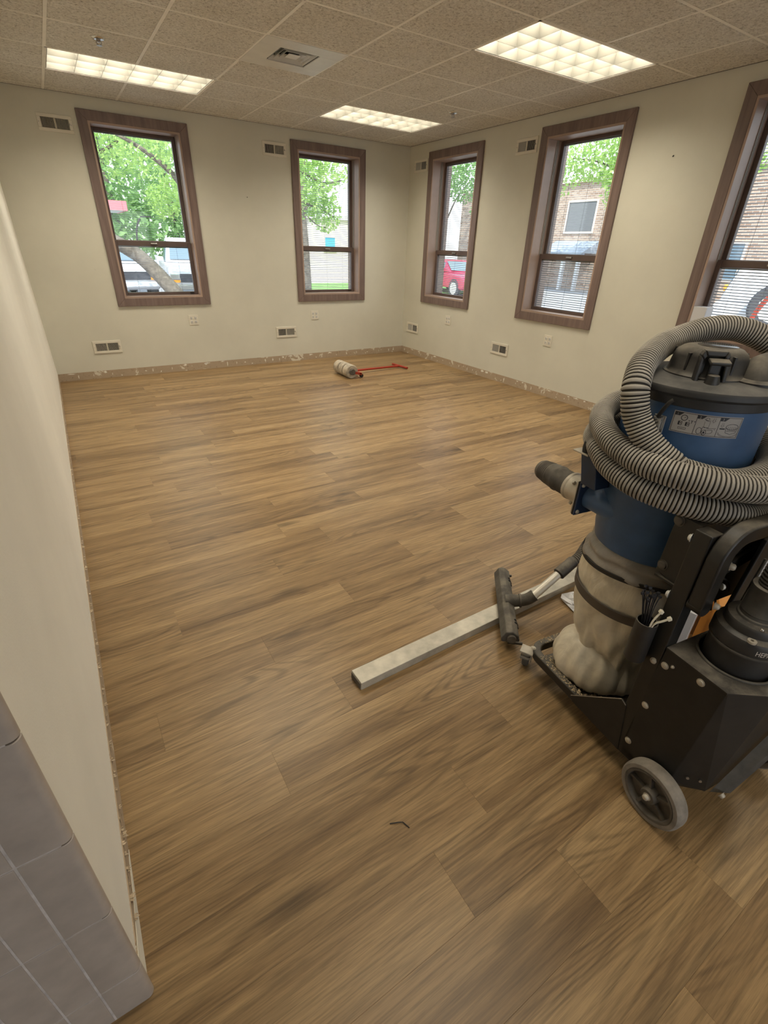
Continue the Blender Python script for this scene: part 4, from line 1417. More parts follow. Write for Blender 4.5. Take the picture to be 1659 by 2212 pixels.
# elbow on the lid
el = spline([(0.268, 0.290, 1.178), (0.272, 0.294, 1.190), (0.292, 0.308, 1.206), (0.335, 0.322, 1.2085), (0.40, 0.335, 1.208), (0.50, 0.345, 1.205)], 0.008)
MB().tube(el, 0.030, 24).build('lid_elbow', M['rubber'], LID, smooth=50)
MB().lathe([(0.047, 1.176), (0.047, 1.183), (0.036, 1.185), (0.032, 1.188)], 0.268, 0.290, 32).build('elbow_flange', M['plastic'], LID, smooth=40)
# latch: chrome toggle and rubber strap
ca = d2(190)
def cp(a, r, w): return Vector((CU + r * math.cos(a), CV + r * math.sin(a), w))
Rl = Matrix.Rotation(ca, 3, 'Z')
lt = MB()
lt.cbox(cp(ca, 0.172, 1.062), (0.004, 0.030, 0.060), Rl)
lt.build('latch_plate', M['steel'], drum, bevel=0.002)
lt = MB()
lt.cbox(cp(ca, 0.181, 1.070), (0.012, 0.020, 0.034), Rl)
lt.cbox(cp(ca, 0.178, 1.045), (0.008, 0.013, 0.020), Rl)
lt.build('latch', M['chrome'], drum, bevel=0.004)
MB().cyl(cp(ca - 0.06, 0.180, 1.085), cp(ca + 0.06, 0.180, 1.085), 0.006, n=12).build('latch_pin', M['chrome'], drum, smooth=40)
MB().tube(spline([cp(ca, 0.185, 1.090), cp(ca + 0.06, 0.196, 1.112), cp(ca + 0.12, 0.199, 1.135), cp(ca + 0.16, 0.193, 1.141)], 0.006), 0.005, 10).build('latch_strap', M['strap'], drum, smooth=50)

# instruction label on the drum
LA0, LR = d2(-160.7), 0.1705
lw, lh = LR * d2(50.9), 0.0525
fl = on_cyl(CU, CV, LR, LA0, 1.0595)
def patch(mb, x0, x1, y0, y1, lift, n=14):
    vs, fs = [], []
    for i in range(n + 1):
        x = x0 + (x1 - x0) * i / n
        vs += [fl(x, y0, lift), fl(x, y1, lift)]
    fs = [(2 * i, 2 * i + 2, 2 * i + 3, 2 * i + 1) for i in range(n)]
    return mb.add(vs, fs)
def poly(mb, pts, lift):
    return mb.add([fl(x, y, lift) for x, y in pts], [tuple(range(len(pts)))])
def line(mb, pts, w, lift=0.0006, closed=False):
    P = list(pts) + ([pts[0]] if closed else [])
    for (xa, ya), (xb, yb) in zip(P, P[1:]):
        dx, dy = xb - xa, yb - ya
        l = math.hypot(dx, dy) or 1
        nx, ny = -dy / l * w / 2, dx / l * w / 2
        n = max(1, int(l / 0.008))
        for k in range(n):
            t0, t1 = k / n, (k + 1) / n
            mb.add([fl(xa + dx * t0 + nx, ya + dy * t0 + ny, lift), fl(xa + dx * t0 - nx, ya + dy * t0 - ny, lift), fl(xa + dx * t1 - nx, ya + dy * t1 - ny, lift), fl(xa + dx * t1 + nx, ya + dy * t1 + ny, lift)], [(0, 1, 2, 3)])
def ell(cx, cy, rx, ry, n=22, a0=0, a1=2 * PI):
    return [(cx + rx * math.cos(a0 + (a1 - a0) * k / n), cy + ry * math.sin(a0 + (a1 - a0) * k / n)) for k in range(n + 1)]
lab = patch(MB(), 0, lw, 0, lh, 0.0003, 40).build('instruction_label', M['sticker'], DX)
ink = MB()
t_ = 0.0011
m_ = 0.0025
line(ink, [(m_, m_), (lw - m_, m_), (lw - m_, lh - m_), (m_, lh - m_)], t_, closed=True)
c3 = (lw - 2 * m_) / 3
for k in (1, 2):
    line(ink, [(m_ + c3 * k, m_), (m_ + c3 * k, lh - m_)], t_)
for k in range(3):
    x = m_ + c3 * k
    poly(ink, [(x, lh - m_), (x, lh - m_ - 0.0085), (x + 0.011, lh - m_ - 0.0085), (x + 0.0195, lh - m_)], 0.0006)
# cell 1: gauge, dot-T-dot, two blocks, a plate
x = m_
line(ink, ell(x + 0.0225, lh - 0.0145, 0.0066, 0.0066), 0.0016)
line(ink, [(x + 0.0225, lh - 0.0145), (x + 0.0255, lh - 0.0125)], 0.0012)
for dx in (-0.006, 0.006):
    poly(ink, ell(x + 0.0405 + dx, lh - 0.0200, 0.0013, 0.0013, 8)[:-1], 0.0006)
line(ink, [(x + 0.0378, lh - 0.0192), (x + 0.0432, lh - 0.0192)], 0.0012)
line(ink, [(x + 0.0405, lh - 0.0195), (x + 0.0405, lh - 0.0255)], 0.0014)
for bx in (0.0125, 0.0285):
    poly(ink, [(x + bx, 0.0195), (x + bx + 0.0032, 0.0195), (x + bx + 0.0032, 0.0280), (x + bx, 0.0280)], 0.0006)
    line(ink, [(x + bx, 0.0195), (x + bx + 0.008, 0.0195), (x + bx + 0.008, 0.0280), (x + bx, 0.0280)], 0.0012, closed=True)
    poly(ink, [(x + bx + 0.0045, 0.0225), (x + bx + 0.0065, 0.0225), (x + bx + 0.0065, 0.0255), (x + bx + 0.0045, 0.0255)], 0.0006)
line(ink, [(x + 0.0155, 0.0095), (x + 0.0315, 0.0095), (x + 0.0320, 0.0140), (x + 0.0150, 0.0140)], 0.0008, closed=True)
line(ink, [(x + 0.018, 0.0117), (x + 0.029, 0.0117)], 0.0006)
# cell 2: gate valve and pipe, down arrow
x = m_ + c3
line(ink, ell(x + 0.0115, 0.0125, 0.0055, 0.0080), 0.0011)
line(ink, [(x + 0.0175, 0.0235), (x + 0.0160, 0.0120), (x + 0.0215, 0.0035)], 0.0009)
line(ink, [(x + 0.0175, 0.0235), (x + 0.0300, 0.0205), (x + 0.0455, 0.0225)], 0.0009)
line(ink, ell(x + 0.0225, 0.0095, 0.0048, 0.0062), 0.0011)
poly(ink, ell(x + 0.0225, 0.0095, 0.0022, 0.0030, 10)[:-1], 0.0006)
line(ink, [(x + 0.0225, 0.0160), (x + 0.0390, 0.0175), (x + 0.0400, 0.0120), (x + 0.0360, 0.0085), (x + 0.0265, 0.0065)], 0.0009)
line(ink, [(x + 0.0190, 0.0225), (x + 0.0180, 0.0370)], 0.0006)
line(ink, [(x + 0.0290, 0.0210), (x + 0.0295, 0.0380)], 0.0006)
line(ink, [(x + 0.0290, 0.0225), (x + 0.0190, 0.0215)], 0.0010)
line(ink, [(x + 0.0155, 0.0435), (x + 0.0195, 0.0395), (x + 0.0265, 0.0380), (x + 0.0295, 0.0400)], 0.0009)
line(ink, ell(x + 0.0225, 0.0430, 0.0036, 0.0032), 0.0009)
line(ink, [(x + 0.0350, 0.0470), (x + 0.0345, 0.0405), (x + 0.0325, 0.0405), (x + 0.0362, 0.0355), (x + 0.0400, 0.0405), (x + 0.0382, 0.0405), (x + 0.0388, 0.0470)], 0.0006)
poly(ink, [(x + 0.0420, 0.0185), (x + 0.0440, 0.0185), (x + 0.0430, 0.0210)], 0.0006)
# cell 3: motor head on the lid, arrow in
x = m_ + c3 * 2
line(ink, ell(x + 0.0315, 0.0285, 0.0140, 0.0070), 0.0011)
line(ink, [(x + 0.0175, 0.0285), (x + 0.0195, 0.0140), (x + 0.0310, 0.0105), (x + 0.0430, 0.0140), (x + 0.0455, 0.0285)], 0.0010)
for k in range(5):
    line(ink, [(x + 0.0225 + k * 0.0045, 0.0290), (x + 0.0235 + k * 0.0042, 0.0190)], 0.0007)
line(ink, [(x + 0.0205, 0.0180), (x + 0.0425, 0.0185)], 0.0008)
poly(ink, [(x + 0.0045, 0.0215), (x + 0.0160, 0.0215), (x + 0.0160, 0.0245), (x + 0.0045, 0.0245)], 0.0006)
line(ink, ell(x + 0.026, 0.0145, 0.0225, 0.0095, 18, PI * 1.02, PI * 1.95), 0.0008)
line(ink, ell(x + 0.026, 0.0115, 0.0225, 0.0085, 18, PI * 1.05, PI * 1.9), 0.0006)
line(ink, [(x + 0.0075, 0.0375), (x + 0.0070, 0.0310), (x + 0.0050, 0.0310), (x + 0.0085, 0.0265), (x + 0.0120, 0.0310), (x + 0.0102, 0.0310), (x + 0.0108, 0.0375)], 0.0006)
ink.build('label_print', M['ink'], lab)
for k, ch_ in enumerate('123'):
    vs, fs = text_mesh(ch_, 0.0078)
    MB().add([fl(m_ + c3 * k + 0.0045 + v.x, lh - m_ - 0.0071 + v.y, 0.0009) for v in vs], fs).build('label_numeral', M['sticker'], lab)

# inlet: tangential pipe, square flange, cast connector and rubber sleeve
IU, IV, IW = 0.118, 0.545, 0.772
MB().tube([(IU + 0.008, 0.42, IW), (IU + 0.002, 0.47, IW), (IU, IV, IW)], 0.039, 32).build('inlet_pipe', M['blue'], drum, smooth=40)
MB().box(IU - 0.058, IU + 0.058, IV, IV + 0.006, IW - 0.058, IW + 0.058).build('inlet_flange', M['blue_dark'], drum, bevel=0.004)
MB().box(IU - 0.058, IU + 0.058, IV + 0.0065, IV + 0.012, IW - 0.058, IW + 0.058).build('flange_gasket', M['strap'], drum, bevel=0.003)
for su in (-1, 1):
    for sw in (-1, 1):
        bolt((IU + su * 0.046, IV, IW + sw * 0.046), (0, -1, 0), 0.0055, 0.006, 'cast', parent=drum)
Ay = Matrix.Rotation(-PI / 2, 3, 'X')
ax = (Ay, (IU, IV + 0.012, IW))
cn = MB()
cn.box(IU - 0.056, IU + 0.056, IV + 0.012, IV + 0.018, IW - 0.056, IW + 0.056)
cn.lathe([(0.052, 0.005), (0.047, 0.016), (0.044, 0.045), (0.044, 0.062), (0.0465, 0.064), (0.0465, 0.074), (0.042, 0.076)], n=32, axis=ax)
con = cn.build('inlet_connector', M['cast'], drum, smooth=40, bevel=0.002)
for an in (2.2, 3.9):
    d = Ay @ Vector((math.cos(an), math.sin(an), 0))
    p = Vector((IU, IV + 0.048, IW)) + d * 0.043
    MB().cyl(p, p + d * 0.012, 0.007, 0.005, n=10).build('cam_pin', M['cast'], drum, smooth=40)
sl = MB()
sl.lathe([(0.040, 0.074), (0.0415, 0.078), (0.0415, 0.125), (0.0440, 0.128), (0.0440, 0.134), (0.0425, 0.137), (0.0400, 0.165)], n=32, axis=ax)
sl.build('inlet_sleeve', M['rubber'], drum, smooth=40)
rb = [(0.0400, 0.165)]
for k in range(5):
    y = 0.168 + k * 0.008
    rb += [(0.0400 - k * 0.0012, y), (0.0372 - k * 0.0012, y + 0.003), (0.0372 - k * 0.0012, y + 0.0045), (0.0398 - k * 0.0012, y + 0.007)]
rb += [(0.034, 0.214), (0.030, 0.222), (0.022, 0.226), (0.001, 0.226)]
MB().lathe(rb, n=32, axis=ax).build('sleeve_cap', M['hub'], drum, smooth=35)
# hose hook behind the inlet
hk = MB()
hk.prism([(0.045, v, w) for v, w in ((0.535, 0.835), (0.560, 0.925), (0.500, 0.925), (0.480, 0.835))], (0.075, 0.0, 0.0))
hk.build('hose_hook', M['blue_dark'], DX, bevel=0.002)
MB().box(0.035, 0.105, 0.525, 0.585, 0.925, 0.930).build('hook_plate', M['cast'], DX, bevel=0.002)
MB().lathe([(0.001, -0.018), (0.012, -0.016), (0.014, 0.0), (0.012, 0.016), (0.001, 0.018)], n=16).build('hook_knob', M['strap'], DX, smooth=50).location = (0.052, 0.548, 0.946)

# collection bag under the drum
def wrinkle(p, an):
    z = p.z
    amp = 0.006 + 0.004 * math.sin(9 * z)
    k = 1 + (amp * math.sin(7 * an + 22 * z) + 0.5 * amp * math.sin(13 * an - 31 * z + 1.3) + 0.35 * amp * math.sin(23 * an + 15 * z)) / 0.15
    return Vector((p.x * k, p.y * k, z))
def resample(prof, n):
    out = []
    pts = spline([(r, 0, z) for r, z in prof], 0.006)
    return [(max(p.x, 0.001), p.z) for p in pts]
bag_prof = [(0.150, 0.610), (0.164, 0.585), (0.170, 0.53), (0.168, 0.46), (0.162, 0.40), (0.148, 0.32), (0.128, 0.255), (0.122, 0.215), (0.136, 0.150), (0.132, 0.112), (0.115, 0.0945)]
bag = MB().lathe(resample(bag_prof, 80), CU, CV, n=110, off=wrinkle).build('collection_bag', M['bag'], DX, smooth=80)
def fold(p, an):
    z = p.z
    k = 1 + 0.018 * math.sin(11 * an + 40 * z) + 0.016 * math.sin(5 * an - 60 * z)
    return Vector((p.x * k, p.y * k, z + 0.004 * math.sin(4 * an)))
MB().lathe(resample([(0.140, 0.664), (0.154, 0.648), (0.166, 0.632), (0.162, 0.618), (0.176, 0.602), (0.174, 0.590), (0.166, 0.584)], 40), CU, CV, n=110, off=fold).build('bag_collar', M['film'], DX, smooth=80)
# second, lower bag section lying on the tray (filled tail)
def sag(p, an):
    k = 1 + 0.05 * math.sin(3 * an + 1.0) + 0.03 * math.sin(8 * an + 30 * p.z) + 0.018 * math.sin(17 * an - 20 * p.z)
    return Vector((p.x * k, p.y * k, p.z))
tail = MB().lathe(resample([(0.030, 0.270), (0.075, 0.262), (0.108, 0.235), (0.128, 0.190), (0.132, 0.145), (0.120, 0.112), (0.095, 0.0945), (0.001, 0.0945)], 60), CU - 0.055, CV + 0.015, n=96, off=sag).build('bag_tail', M['bag'], DX, smooth=80)

def ring_band(name, mat, r_of_a, z_of_a, h, parent, t=0.003):
    vs, fs = [], []
    n = 96
    for k in range(n):
        a = 2 * PI * k / n
        r, z = r_of_a(a), z_of_a(a)
        for rr, zz in ((r, z), (r + t, z + 0.002), (r + t, z + h - 0.002), (r, z + h)):
            vs.append((CU + rr * math.cos(a), CV + rr * math.sin(a), zz))
    for k in range(n):
        k2 = (k + 1) % n
        for q in range(3):
            fs.append((k * 4 + q, k2 * 4 + q, k2 * 4 + q + 1, k * 4 + q + 1))
    return MB().add(vs, fs).build(name, mat, parent, smooth=50)
ring_band('bag_strap', M['strap'], lambda a: 0.1765, lambda a: 0.582 - 0.010 * math.cos(a - d2(-70)) + 0.012 * math.sin(2 * a), 0.016, DX)
ring_band('bag_band', M['band'], lambda a: 0.1735 - 0.0, lambda a: 0.448 - 0.010 * math.cos(a - d2(-60)), 0.034, DX)

# holder tube for cable ties
hl = MB().lathe([(0.0265, 0.452), (0.0275, 0.454), (0.0275, 0.583), (0.0245, 0.583), (0.0245, 0.470), (0.001, 0.470)], 0.022, 0.190, 28).build('tie_holder', M['plastic'], DX, smooth=40)

# ------------------------------------------------------------------ cable ties standing in the holder
DXM = Matrix.Translation((-3.408, -6.319, 0)) @ Matrix.Rotation(-YAW, 4, 'Z')
def cable_tie(pts, mat, label, group=None, w=0.0065, th=0.002, head=0.0085):
    P = [DXM @ Vector(p) for p in pts]
    S = spline(P, 0.01)
    base = S[0].copy()
    mb = MB()
    for a, b in zip(S, S[1:]):
        mb.bar(a - base, b - base, w, th, (0.3, -0.5, 0.2))
    o = mb.build('cable_tie', M[mat], None)
    o.location = base
    d = (S[-1] - S[-2]).normalized()
    q = d.to_track_quat('Z', 'Y').to_matrix()
    MB().cbox(S[-1] - base + d * head * 0.3, (head, head * 0.75, head * 0.9), q).build('tie_head', M[mat], o, bevel=0.0012)
    return tag(o, label, 'cable tie', group)
for k in range(14):
    a = k * 2.4
    r0, r1 = 0.010 * math.sqrt((k + 0.5) / 14), 0.018 * math.sqrt((k + 0.5) / 14)
    c0 = (0.024 + r0 * math.cos(a), 0.196 + r0 * math.sin(a))
    c1 = (0.030 + r1 * math.cos(a), 0.208 + r1 * math.sin(a))
    c2 = (0.036 + r1 * 1.5 * math.cos(a), 0.216 + r1 * 1.5 * math.sin(a))
    cable_tie([(c0[0], c0[1], 0.474), (c0[0], c0[1], 0.56), (c1[0], c1[1], 0.62), (c2[0], c2[1], 0.650 + 0.004 * (k % 4))], 'ink', 'black cable tie in the bundle standing in the holder tube', 'black cable ties in the holder')
cable_tie([(0.020, 0.176, 0.475), (0.010, 0.172, 0.585), (0.016, 0.166, 0.625), (0.022, 0.163, 0.640)], 'white_pl', 'white cable tie in the holder, the taller one beside the black bundle', 'white cable ties in the holder', w=0.007, th=0.003, head=0.011)
cable_tie([(0.026, 0.176, 0.475), (0.012, 0.168, 0.585), (0.022, 0.152, 0.613), (0.032, 0.140, 0.630)], 'white_pl', 'white cable tie in the holder leaning towards the upright', 'white cable ties in the holder', w=0.006, th=0.003, head=0.011)

# ------------------------------------------------------------------ ribbed vacuum hose coiled round the drum
hose_pts = [(0.47, 0.34, 0.80), (0.43, 0.235, 0.825), (0.345, 0.174, 0.847), (0.245, 0.158, 0.875), (0.152, 0.175, 0.897), (0.085, 0.22, 0.908), (0.041, 0.281, 0.915), (0.018, 0.35, 0.923), (0.022, 0.431, 0.937), (0.041, 0.489, 0.956), (0.062, 0.520, 0.958), (0.110, 0.582, 0.962), (0.19, 0.632, 0.965), (0.30, 0.635, 0.965),
            (0.41, 0.575, 0.955), (0.475, 0.470, 0.945), (0.48, 0.36, 0.940), (0.43, 0.245, 0.945), (0.33, 0.165, 0.955), (0.206, 0.141, 0.966), (0.112, 0.179, 0.974), (0.062, 0.229, 0.979), (0.032, 0.282, 0.981), (0.016, 0.351, 0.986), (0.022, 0.433, 0.998), (0.051, 0.503, 1.010), (0.092, 0.558, 1.020), (0.150, 0.603, 1.032),
            (0.235, 0.628, 1.046), (0.32, 0.630, 1.055), (0.415, 0.57, 1.055), (0.468, 0.46, 1.035), (0.455, 0.345, 1.01), (0.395, 0.250, 0.985), (0.29, 0.203, 0.965), (0.18, 0.215, 0.958), (0.089, 0.278, 0.975), (0.072, 0.30, 0.989), (0.053, 0.331, 1.010), (0.036, 0.366, 1.040), (0.022, 0.397, 1.085), (0.016, 0.411, 1.125), (0.023, 0.425, 1.163), (0.081, 0.465, 1.201), (0.187, 0.508, 1.230), (0.286, 0.524, 1.250), (0.377, 0.512, 1.269), (0.454, 0.482, 1.269), (0.516, 0.430, 1.242), (0.564, 0.361, 1.187), (0.585, 0.30, 1.10), (0.58, 0.27, 0.98), (0.57, 0.27, 0.86)]
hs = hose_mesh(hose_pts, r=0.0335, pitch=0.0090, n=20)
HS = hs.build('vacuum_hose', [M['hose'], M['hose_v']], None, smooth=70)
HS.matrix_world = DXM
tag(HS, 'dusty grey ribbed hose coiled round the blue drum and over its lid', 'hose')

# ------------------------------------------------------------------ floor wand with wide nozzle
def wand():
    e = empty('floor_wand', (-3.10, -5.46, 0), 0, 'vacuum floor wand with a wide grey nozzle lying across the aluminium bar', 'vacuum wand')
    c = Vector((-3.10, -5.46, 0))
    a0, a1 = Vector((-3.262, -5.640, 0.052)), Vector((-2.965, -5.287, 0.050))
    d = (a1 - a0).normalized()
    n = Vector((-d.y, d.x, 0)).normalized()        # away from the tube, to the upper left
    def q(a, b, z): return a0.lerp(a1, a) + n * b + Vector((0, 0, z)) - c
    # housing: wedge section swept along the nozzle
    prof = [(-0.034, -0.012), (0.034, -0.012), (0.037, 0.008), (0.020, 0.040), (-0.004, 0.045), (-0.032, 0.026)]
    mb = MB()
    poly0 = [q(0, b, z) for b, z in prof]
    mb.prism(poly0, a1 - a0)
    body = mb.build('nozzle', M['rubber'], e, bevel=0.005)
    for t in (0.0, 1.0):
        s = -1 if t == 0 else 1
        MB().cyl(q(t, -0.004, 0.012), q(t, -0.004, 0.012) + d * s * 0.010, 0.018, n=18).build('end_cap', M['hub'], body, smooth=40)
        MB().bar(q(t, -0.05, -0.006) + d * s * 0.004, q(t, 0.01, -0.006) + d * s * 0.004, 0.010, 0.012).build('end_bumper', M['plastic'], body, bevel=0.003)
    for t in (0.16, 0.20, 0.80, 0.84):
        MB().bar(q(t, -0.022, 0.036), q(t, -0.038, 0.002), 0.006, 0.008).build('clip_rib', M['strap'], body)
    MB().bar(q(0.02, -0.034, -0.006), q(0.98, -0.034, -0.006), 0.008, 0.016).build('brush_strip', M['strap'], body)
    # swivel neck
    pn = [q(0.47, 0.006, 0.030), q(0.47, -0.030, 0.036), q(0.475, -0.060, 0.040), q(0.485, -0.090, 0.050), q(0.50, -0.118, 0.072)]
    pw_ = spline(pn, 0.006)
    MB().tube(pw_, lambda i: 0.030 - 0.004 * min(1, i / 10), 20).build('swivel_neck', M['rubber'], e, smooth=50)
    MB().tube([q(0.473, -0.052, 0.0395), q(0.474, -0.060, 0.0405)], 0.031, 20).build('neck_collar', M['hub'], e, smooth=40)
    p0 = pw_[-1]
    p1 = Vector((-2.868, -5.545, 0.205)) - c
    p2 = Vector((-2.800, -5.530, 0.300)) - c
    MB().tube([p0 - (p1 - p0).normalized() * 0.01, p1], 0.0185, 22).build('chrome_tube', M['chrome_t'], e, smooth=50)
    dd = (p1 - p0).normalized()
    MB().tube([p1 - dd * 0.035, p1 - dd * 0.03, p1 + dd * 0.06, p1 + dd * 0.065], lambda i: (0.022, 0.0275, 0.0265, 0.022)[i], 22).build('hose_cuff', M['plastic'], e, smooth=40)
    hp_ = [p1 + dd * 0.055, p1 + dd * 0.10, p1 + dd * 0.16 + Vector((0.02, 0.02, 0.01)), p1 + dd * 0.24 + Vector((0.09, 0.06, -0.03)), p1 + dd * 0.26 + Vector((0.20, 0.10, -0.16)), p1 + dd * 0.26 + Vector((0.34, 0.10, -0.30)), p1 + dd * 0.26 + Vector((0.50, 0.05, -0.315))]
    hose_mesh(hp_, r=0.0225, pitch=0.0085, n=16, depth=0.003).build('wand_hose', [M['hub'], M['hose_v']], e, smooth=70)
    return e
M['chrome_t'] = plain('satin_chrome_tube', (0.66, 0.63, 0.56), 0.42, 0.45, var=0.08)
wand()

# ------------------------------------------------------------------ aluminium screed bar on the floor
bx0, bx1 = -3.892, -2.30
e = MB()
mb = MB()
mb.box(0.004, bx1 - bx0, -0.037, 0.037, 0, 0.036)
bar = mb.build('screed_bar', M['alu'], None, bevel=0.002)
bar.location = (bx0, -5.473, 0.0)
bar.rotation_euler = (0, 0, math.atan2(0.012, 1.17))
MB().box(0.0005, 0.005, -0.033, 0.033, 0.004, 0.032).build('end_plug', M['hub'], bar, bevel=0.002)
tag(bar, 'dusty flat aluminium screed bar lying on the plank floor', 'metal bar')

# ------------------------------------------------------------------ things on the floor behind the machine
def carton(name, loc, rz, d, mat, label, flaps=True):
    e = empty(name, loc, rz, label, 'box')
    x, y, z = d
    t = 0.005
    b = MB()
    b.box(-x / 2, x / 2, -y / 2, y / 2, 0, t)
    b.box(-x / 2, -x / 2 + t, -y / 2, y / 2, t, z)
    b.box(x / 2 - t, x / 2, -y / 2, y / 2, t, z)
    b.box(-x / 2 + t, x / 2 - t, -y / 2, -y / 2 + t, t, z)
    b.box(-x / 2 + t, x / 2 - t, y / 2 - t, y / 2, t, z)
    b.build('carton_body', M[mat], e)
    if flaps:
        for s in (-1, 1):
            MB().prism([(s * x / 2, -y / 2 + 0.004, z), (s * x / 2, y / 2 - 0.004, z), (s * (x / 2 + 0.07), y / 2 - 0.012, z + 0.05), (s * (x / 2 + 0.07), -y / 2 + 0.012, z + 0.05)], (0, 0, 0.004)).build('carton_flap', M[mat], e)
    else:
        MB().box(-x / 2 + t, x / 2 - t, -y / 2 + t, y / 2 - t, z - 0.006, z - 0.001).build('carton_lid', M[mat], e)
    return e
carton('carton', (-2.545, -6.105, 0), 0.5, (0.18, 0.16, 0.30), 'orange', 'orange carton on the floor behind the dust extractor', False)
carton('carton', (-2.44, -5.90, 0), 0.2, (0.14, 0.16, 0.24), 'brown', 'open brown carton on the floor behind the dust extractor', True)
carton('carton', (-2.69, -5.955, 0), 0.25, (0.13, 0.15, 0.26), 'whitebox', 'white carton on the floor behind the collection bag', False)

def crumpled(name, loc, r, h, mat, label, seed):
    rn = random.Random(seed)
    vs, fs = [], []
    n, m = 14, 6
    for i in range(m + 1):
        ph = PI / 2 * i / m
        for k in range(n):
            a = 2 * PI * k / n
            q = rn.uniform(0.72, 1.12)
            vs.append((r[0] * math.cos(ph) * math.cos(a) * q, r[1] * math.cos(ph) * math.sin(a) * q, 0.001 + h * math.sin(ph) * rn.uniform(0.7, 1.1)))
    for i in range(m):
        for k in range(n):
            k2 = (k + 1) % n
            fs.append((i * n + k, i * n + k2, (i + 1) * n + k2, (i + 1) * n + k))
    fs.append(tuple(m * n + k for k in range(n)))
    o = MB().add(vs, fs).build(name, M[mat], None)
    o.location = loc
    return tag(o, label, 'wrapper')
w_ = crumpled('plastic_wrapper', (-2.765, -5.600, 0), (0.070, 0.085), 0.045, 'whitebox', 'crumpled white printed wrapper on the floor beside the collection bag', 4)
for k in range(4):
    MB().cbox((-0.045 + 0.022 * k, -0.052 - 0.004 * (k % 2), 0.034 - 0.003 * k), (0.012, 0.012, 0.004), Matrix.Rotation(0.7, 3, 'X') @ Matrix.Rotation(0.4 * k, 3, 'Z')).build('printed_mark', M['ink'], w_)

# small splinter on the floor
o = MB().tube([(-0.03, 0.010, 0.002), (-0.008, 0.0, 0.004), (0.004, -0.006, 0.003), (0.012, -0.028, 0.002)], 0.0016, 6).build('splinter', M['strap'], None)
o.location = (-4.021, -5.971, 0)
tag(o, 'tiny dark bent splinter lying alone on the planks', 'debris')

# ------------------------------------------------------------------ floor roller with red handle
rl = empty('floor_roller', (-1.60, -1.09, 0), 0, 'three-segment floor roller with a red handle lying near the back wall', 'floor roller')
ly0, ly1 = -0.200, 0.200
rr = 0.082
segs_ = [(-0.180, -0.070), (-0.050, 0.050), (0.070, 0.180)]
Ry = Matrix.Rotation(-PI / 2, 3, 'X')
for a, b in segs_:
    ss = MB().lathe([(0.030, a), (rr - 0.006, a), (rr, a + 0.006), (rr, b - 0.006), (rr - 0.006, b), (0.030, b)], n=40, axis=(Ry, (0, 0, rr))).build('roller_segment', M['roller'], rl, smooth=35)
    MB().lathe([(0.001, a - 0.001), (0.045, a - 0.001), (0.048, a + 0.002)], n=24, axis=(Ry, (0, 0, rr))).build('segment_hub', M['steel'], ss, smooth=40)
MB().cyl((0, -0.205, rr), (0, 0.205, rr), 0.035, n=14).build('axle', M['hub'], rl, smooth=40)
for s in (-1, 1):
    MB().bar((0, s * 0.196, rr), (0.115, s * 0.196, 0.050), 0.010, 0.030).build('yoke_arm', M['red'], rl)
MB().bar((0.115, -0.201, 0.050), (0.115, 0.201, 0.050), 0.030, 0.030).build('yoke_bar', M['red'], rl, bevel=0.003)
MB().cyl((0.115, 0.0, 0.050), (0.90, 0.10, 0.022), 0.0135, n=14).build('handle', M['red'], rl, smooth=40)
MB().cyl((0.90 - 0.02, 0.245, 0.022), (0.90 + 0.02, -0.06, 0.022), 0.0145, n=14).build('grip', M['red'], rl, smooth=40)
MB().cyl((0.140, -0.18, 0.022), (0.140, -0.155, 0.022), 0.022, n=18).build('transport_wheel', M['strap'], rl, smooth=40)

# ------------------------------------------------------------------ outdoors
GZ = -0.35
o = MB().box(-60, 90, T + 0.001, 110, GZ - 0.2, GZ).box(T + 0.001, 90, -45, T + 0.001, GZ - 0.2, GZ).box(-60, 90, -60, NEAR - 0.201, GZ - 0.2, GZ).box(-60, HALL - 0.201, NEAR - 0.2, T, GZ - 0.2, GZ).build('ground', M['asphalt'])
tag(o, 'pale asphalt parking lot outside the windows', 'ground', kind='structure')
o = MB().box(1.5, 15.0, 12.5, 19.0, GZ + 0.001, GZ + 0.06).build('lawn', M['grass'])
tag(o, 'green lawn in front of the pale building', 'lawn', kind='structure')
o = MB().box(4.0, 10.0, -14, 20, GZ + 0.001, GZ + 0.03).build('pavement', M['concrete'])
tag(o, 'bright concrete pavement beside the building', 'pavement', kind='structure')

def leaf_cloud(blobs, size, rnd):
    mb = MB()
    for (c, r, n) in blobs:
        for _ in range(n):
            while True:
                p = Vector((rnd.uniform(-1, 1), rnd.uniform(-1, 1), rnd.uniform(-1, 1)))
                if 0.25 < p.length < 1: break
            p = Vector((c[0] + p.x * r[0], c[1] + p.y * r[1], c[2] + p.z * r[2]))
            s = size * rnd.uniform(0.6, 1.3)
            E_ = Euler((rnd.uniform(-1.1, 1.1), rnd.uniform(-1.1, 1.1), rnd.uniform(0, 6.28))).to_matrix()
            vs = [p + E_ @ Vector(q) * s for q in ((-0.55, 0, 0), (-0.05, -0.32, 0.06), (0.6, 0, 0), (-0.05, 0.32, 0.06))]
            mb.add(vs, [(0, 1, 2), (0, 2, 3)])
    return mb

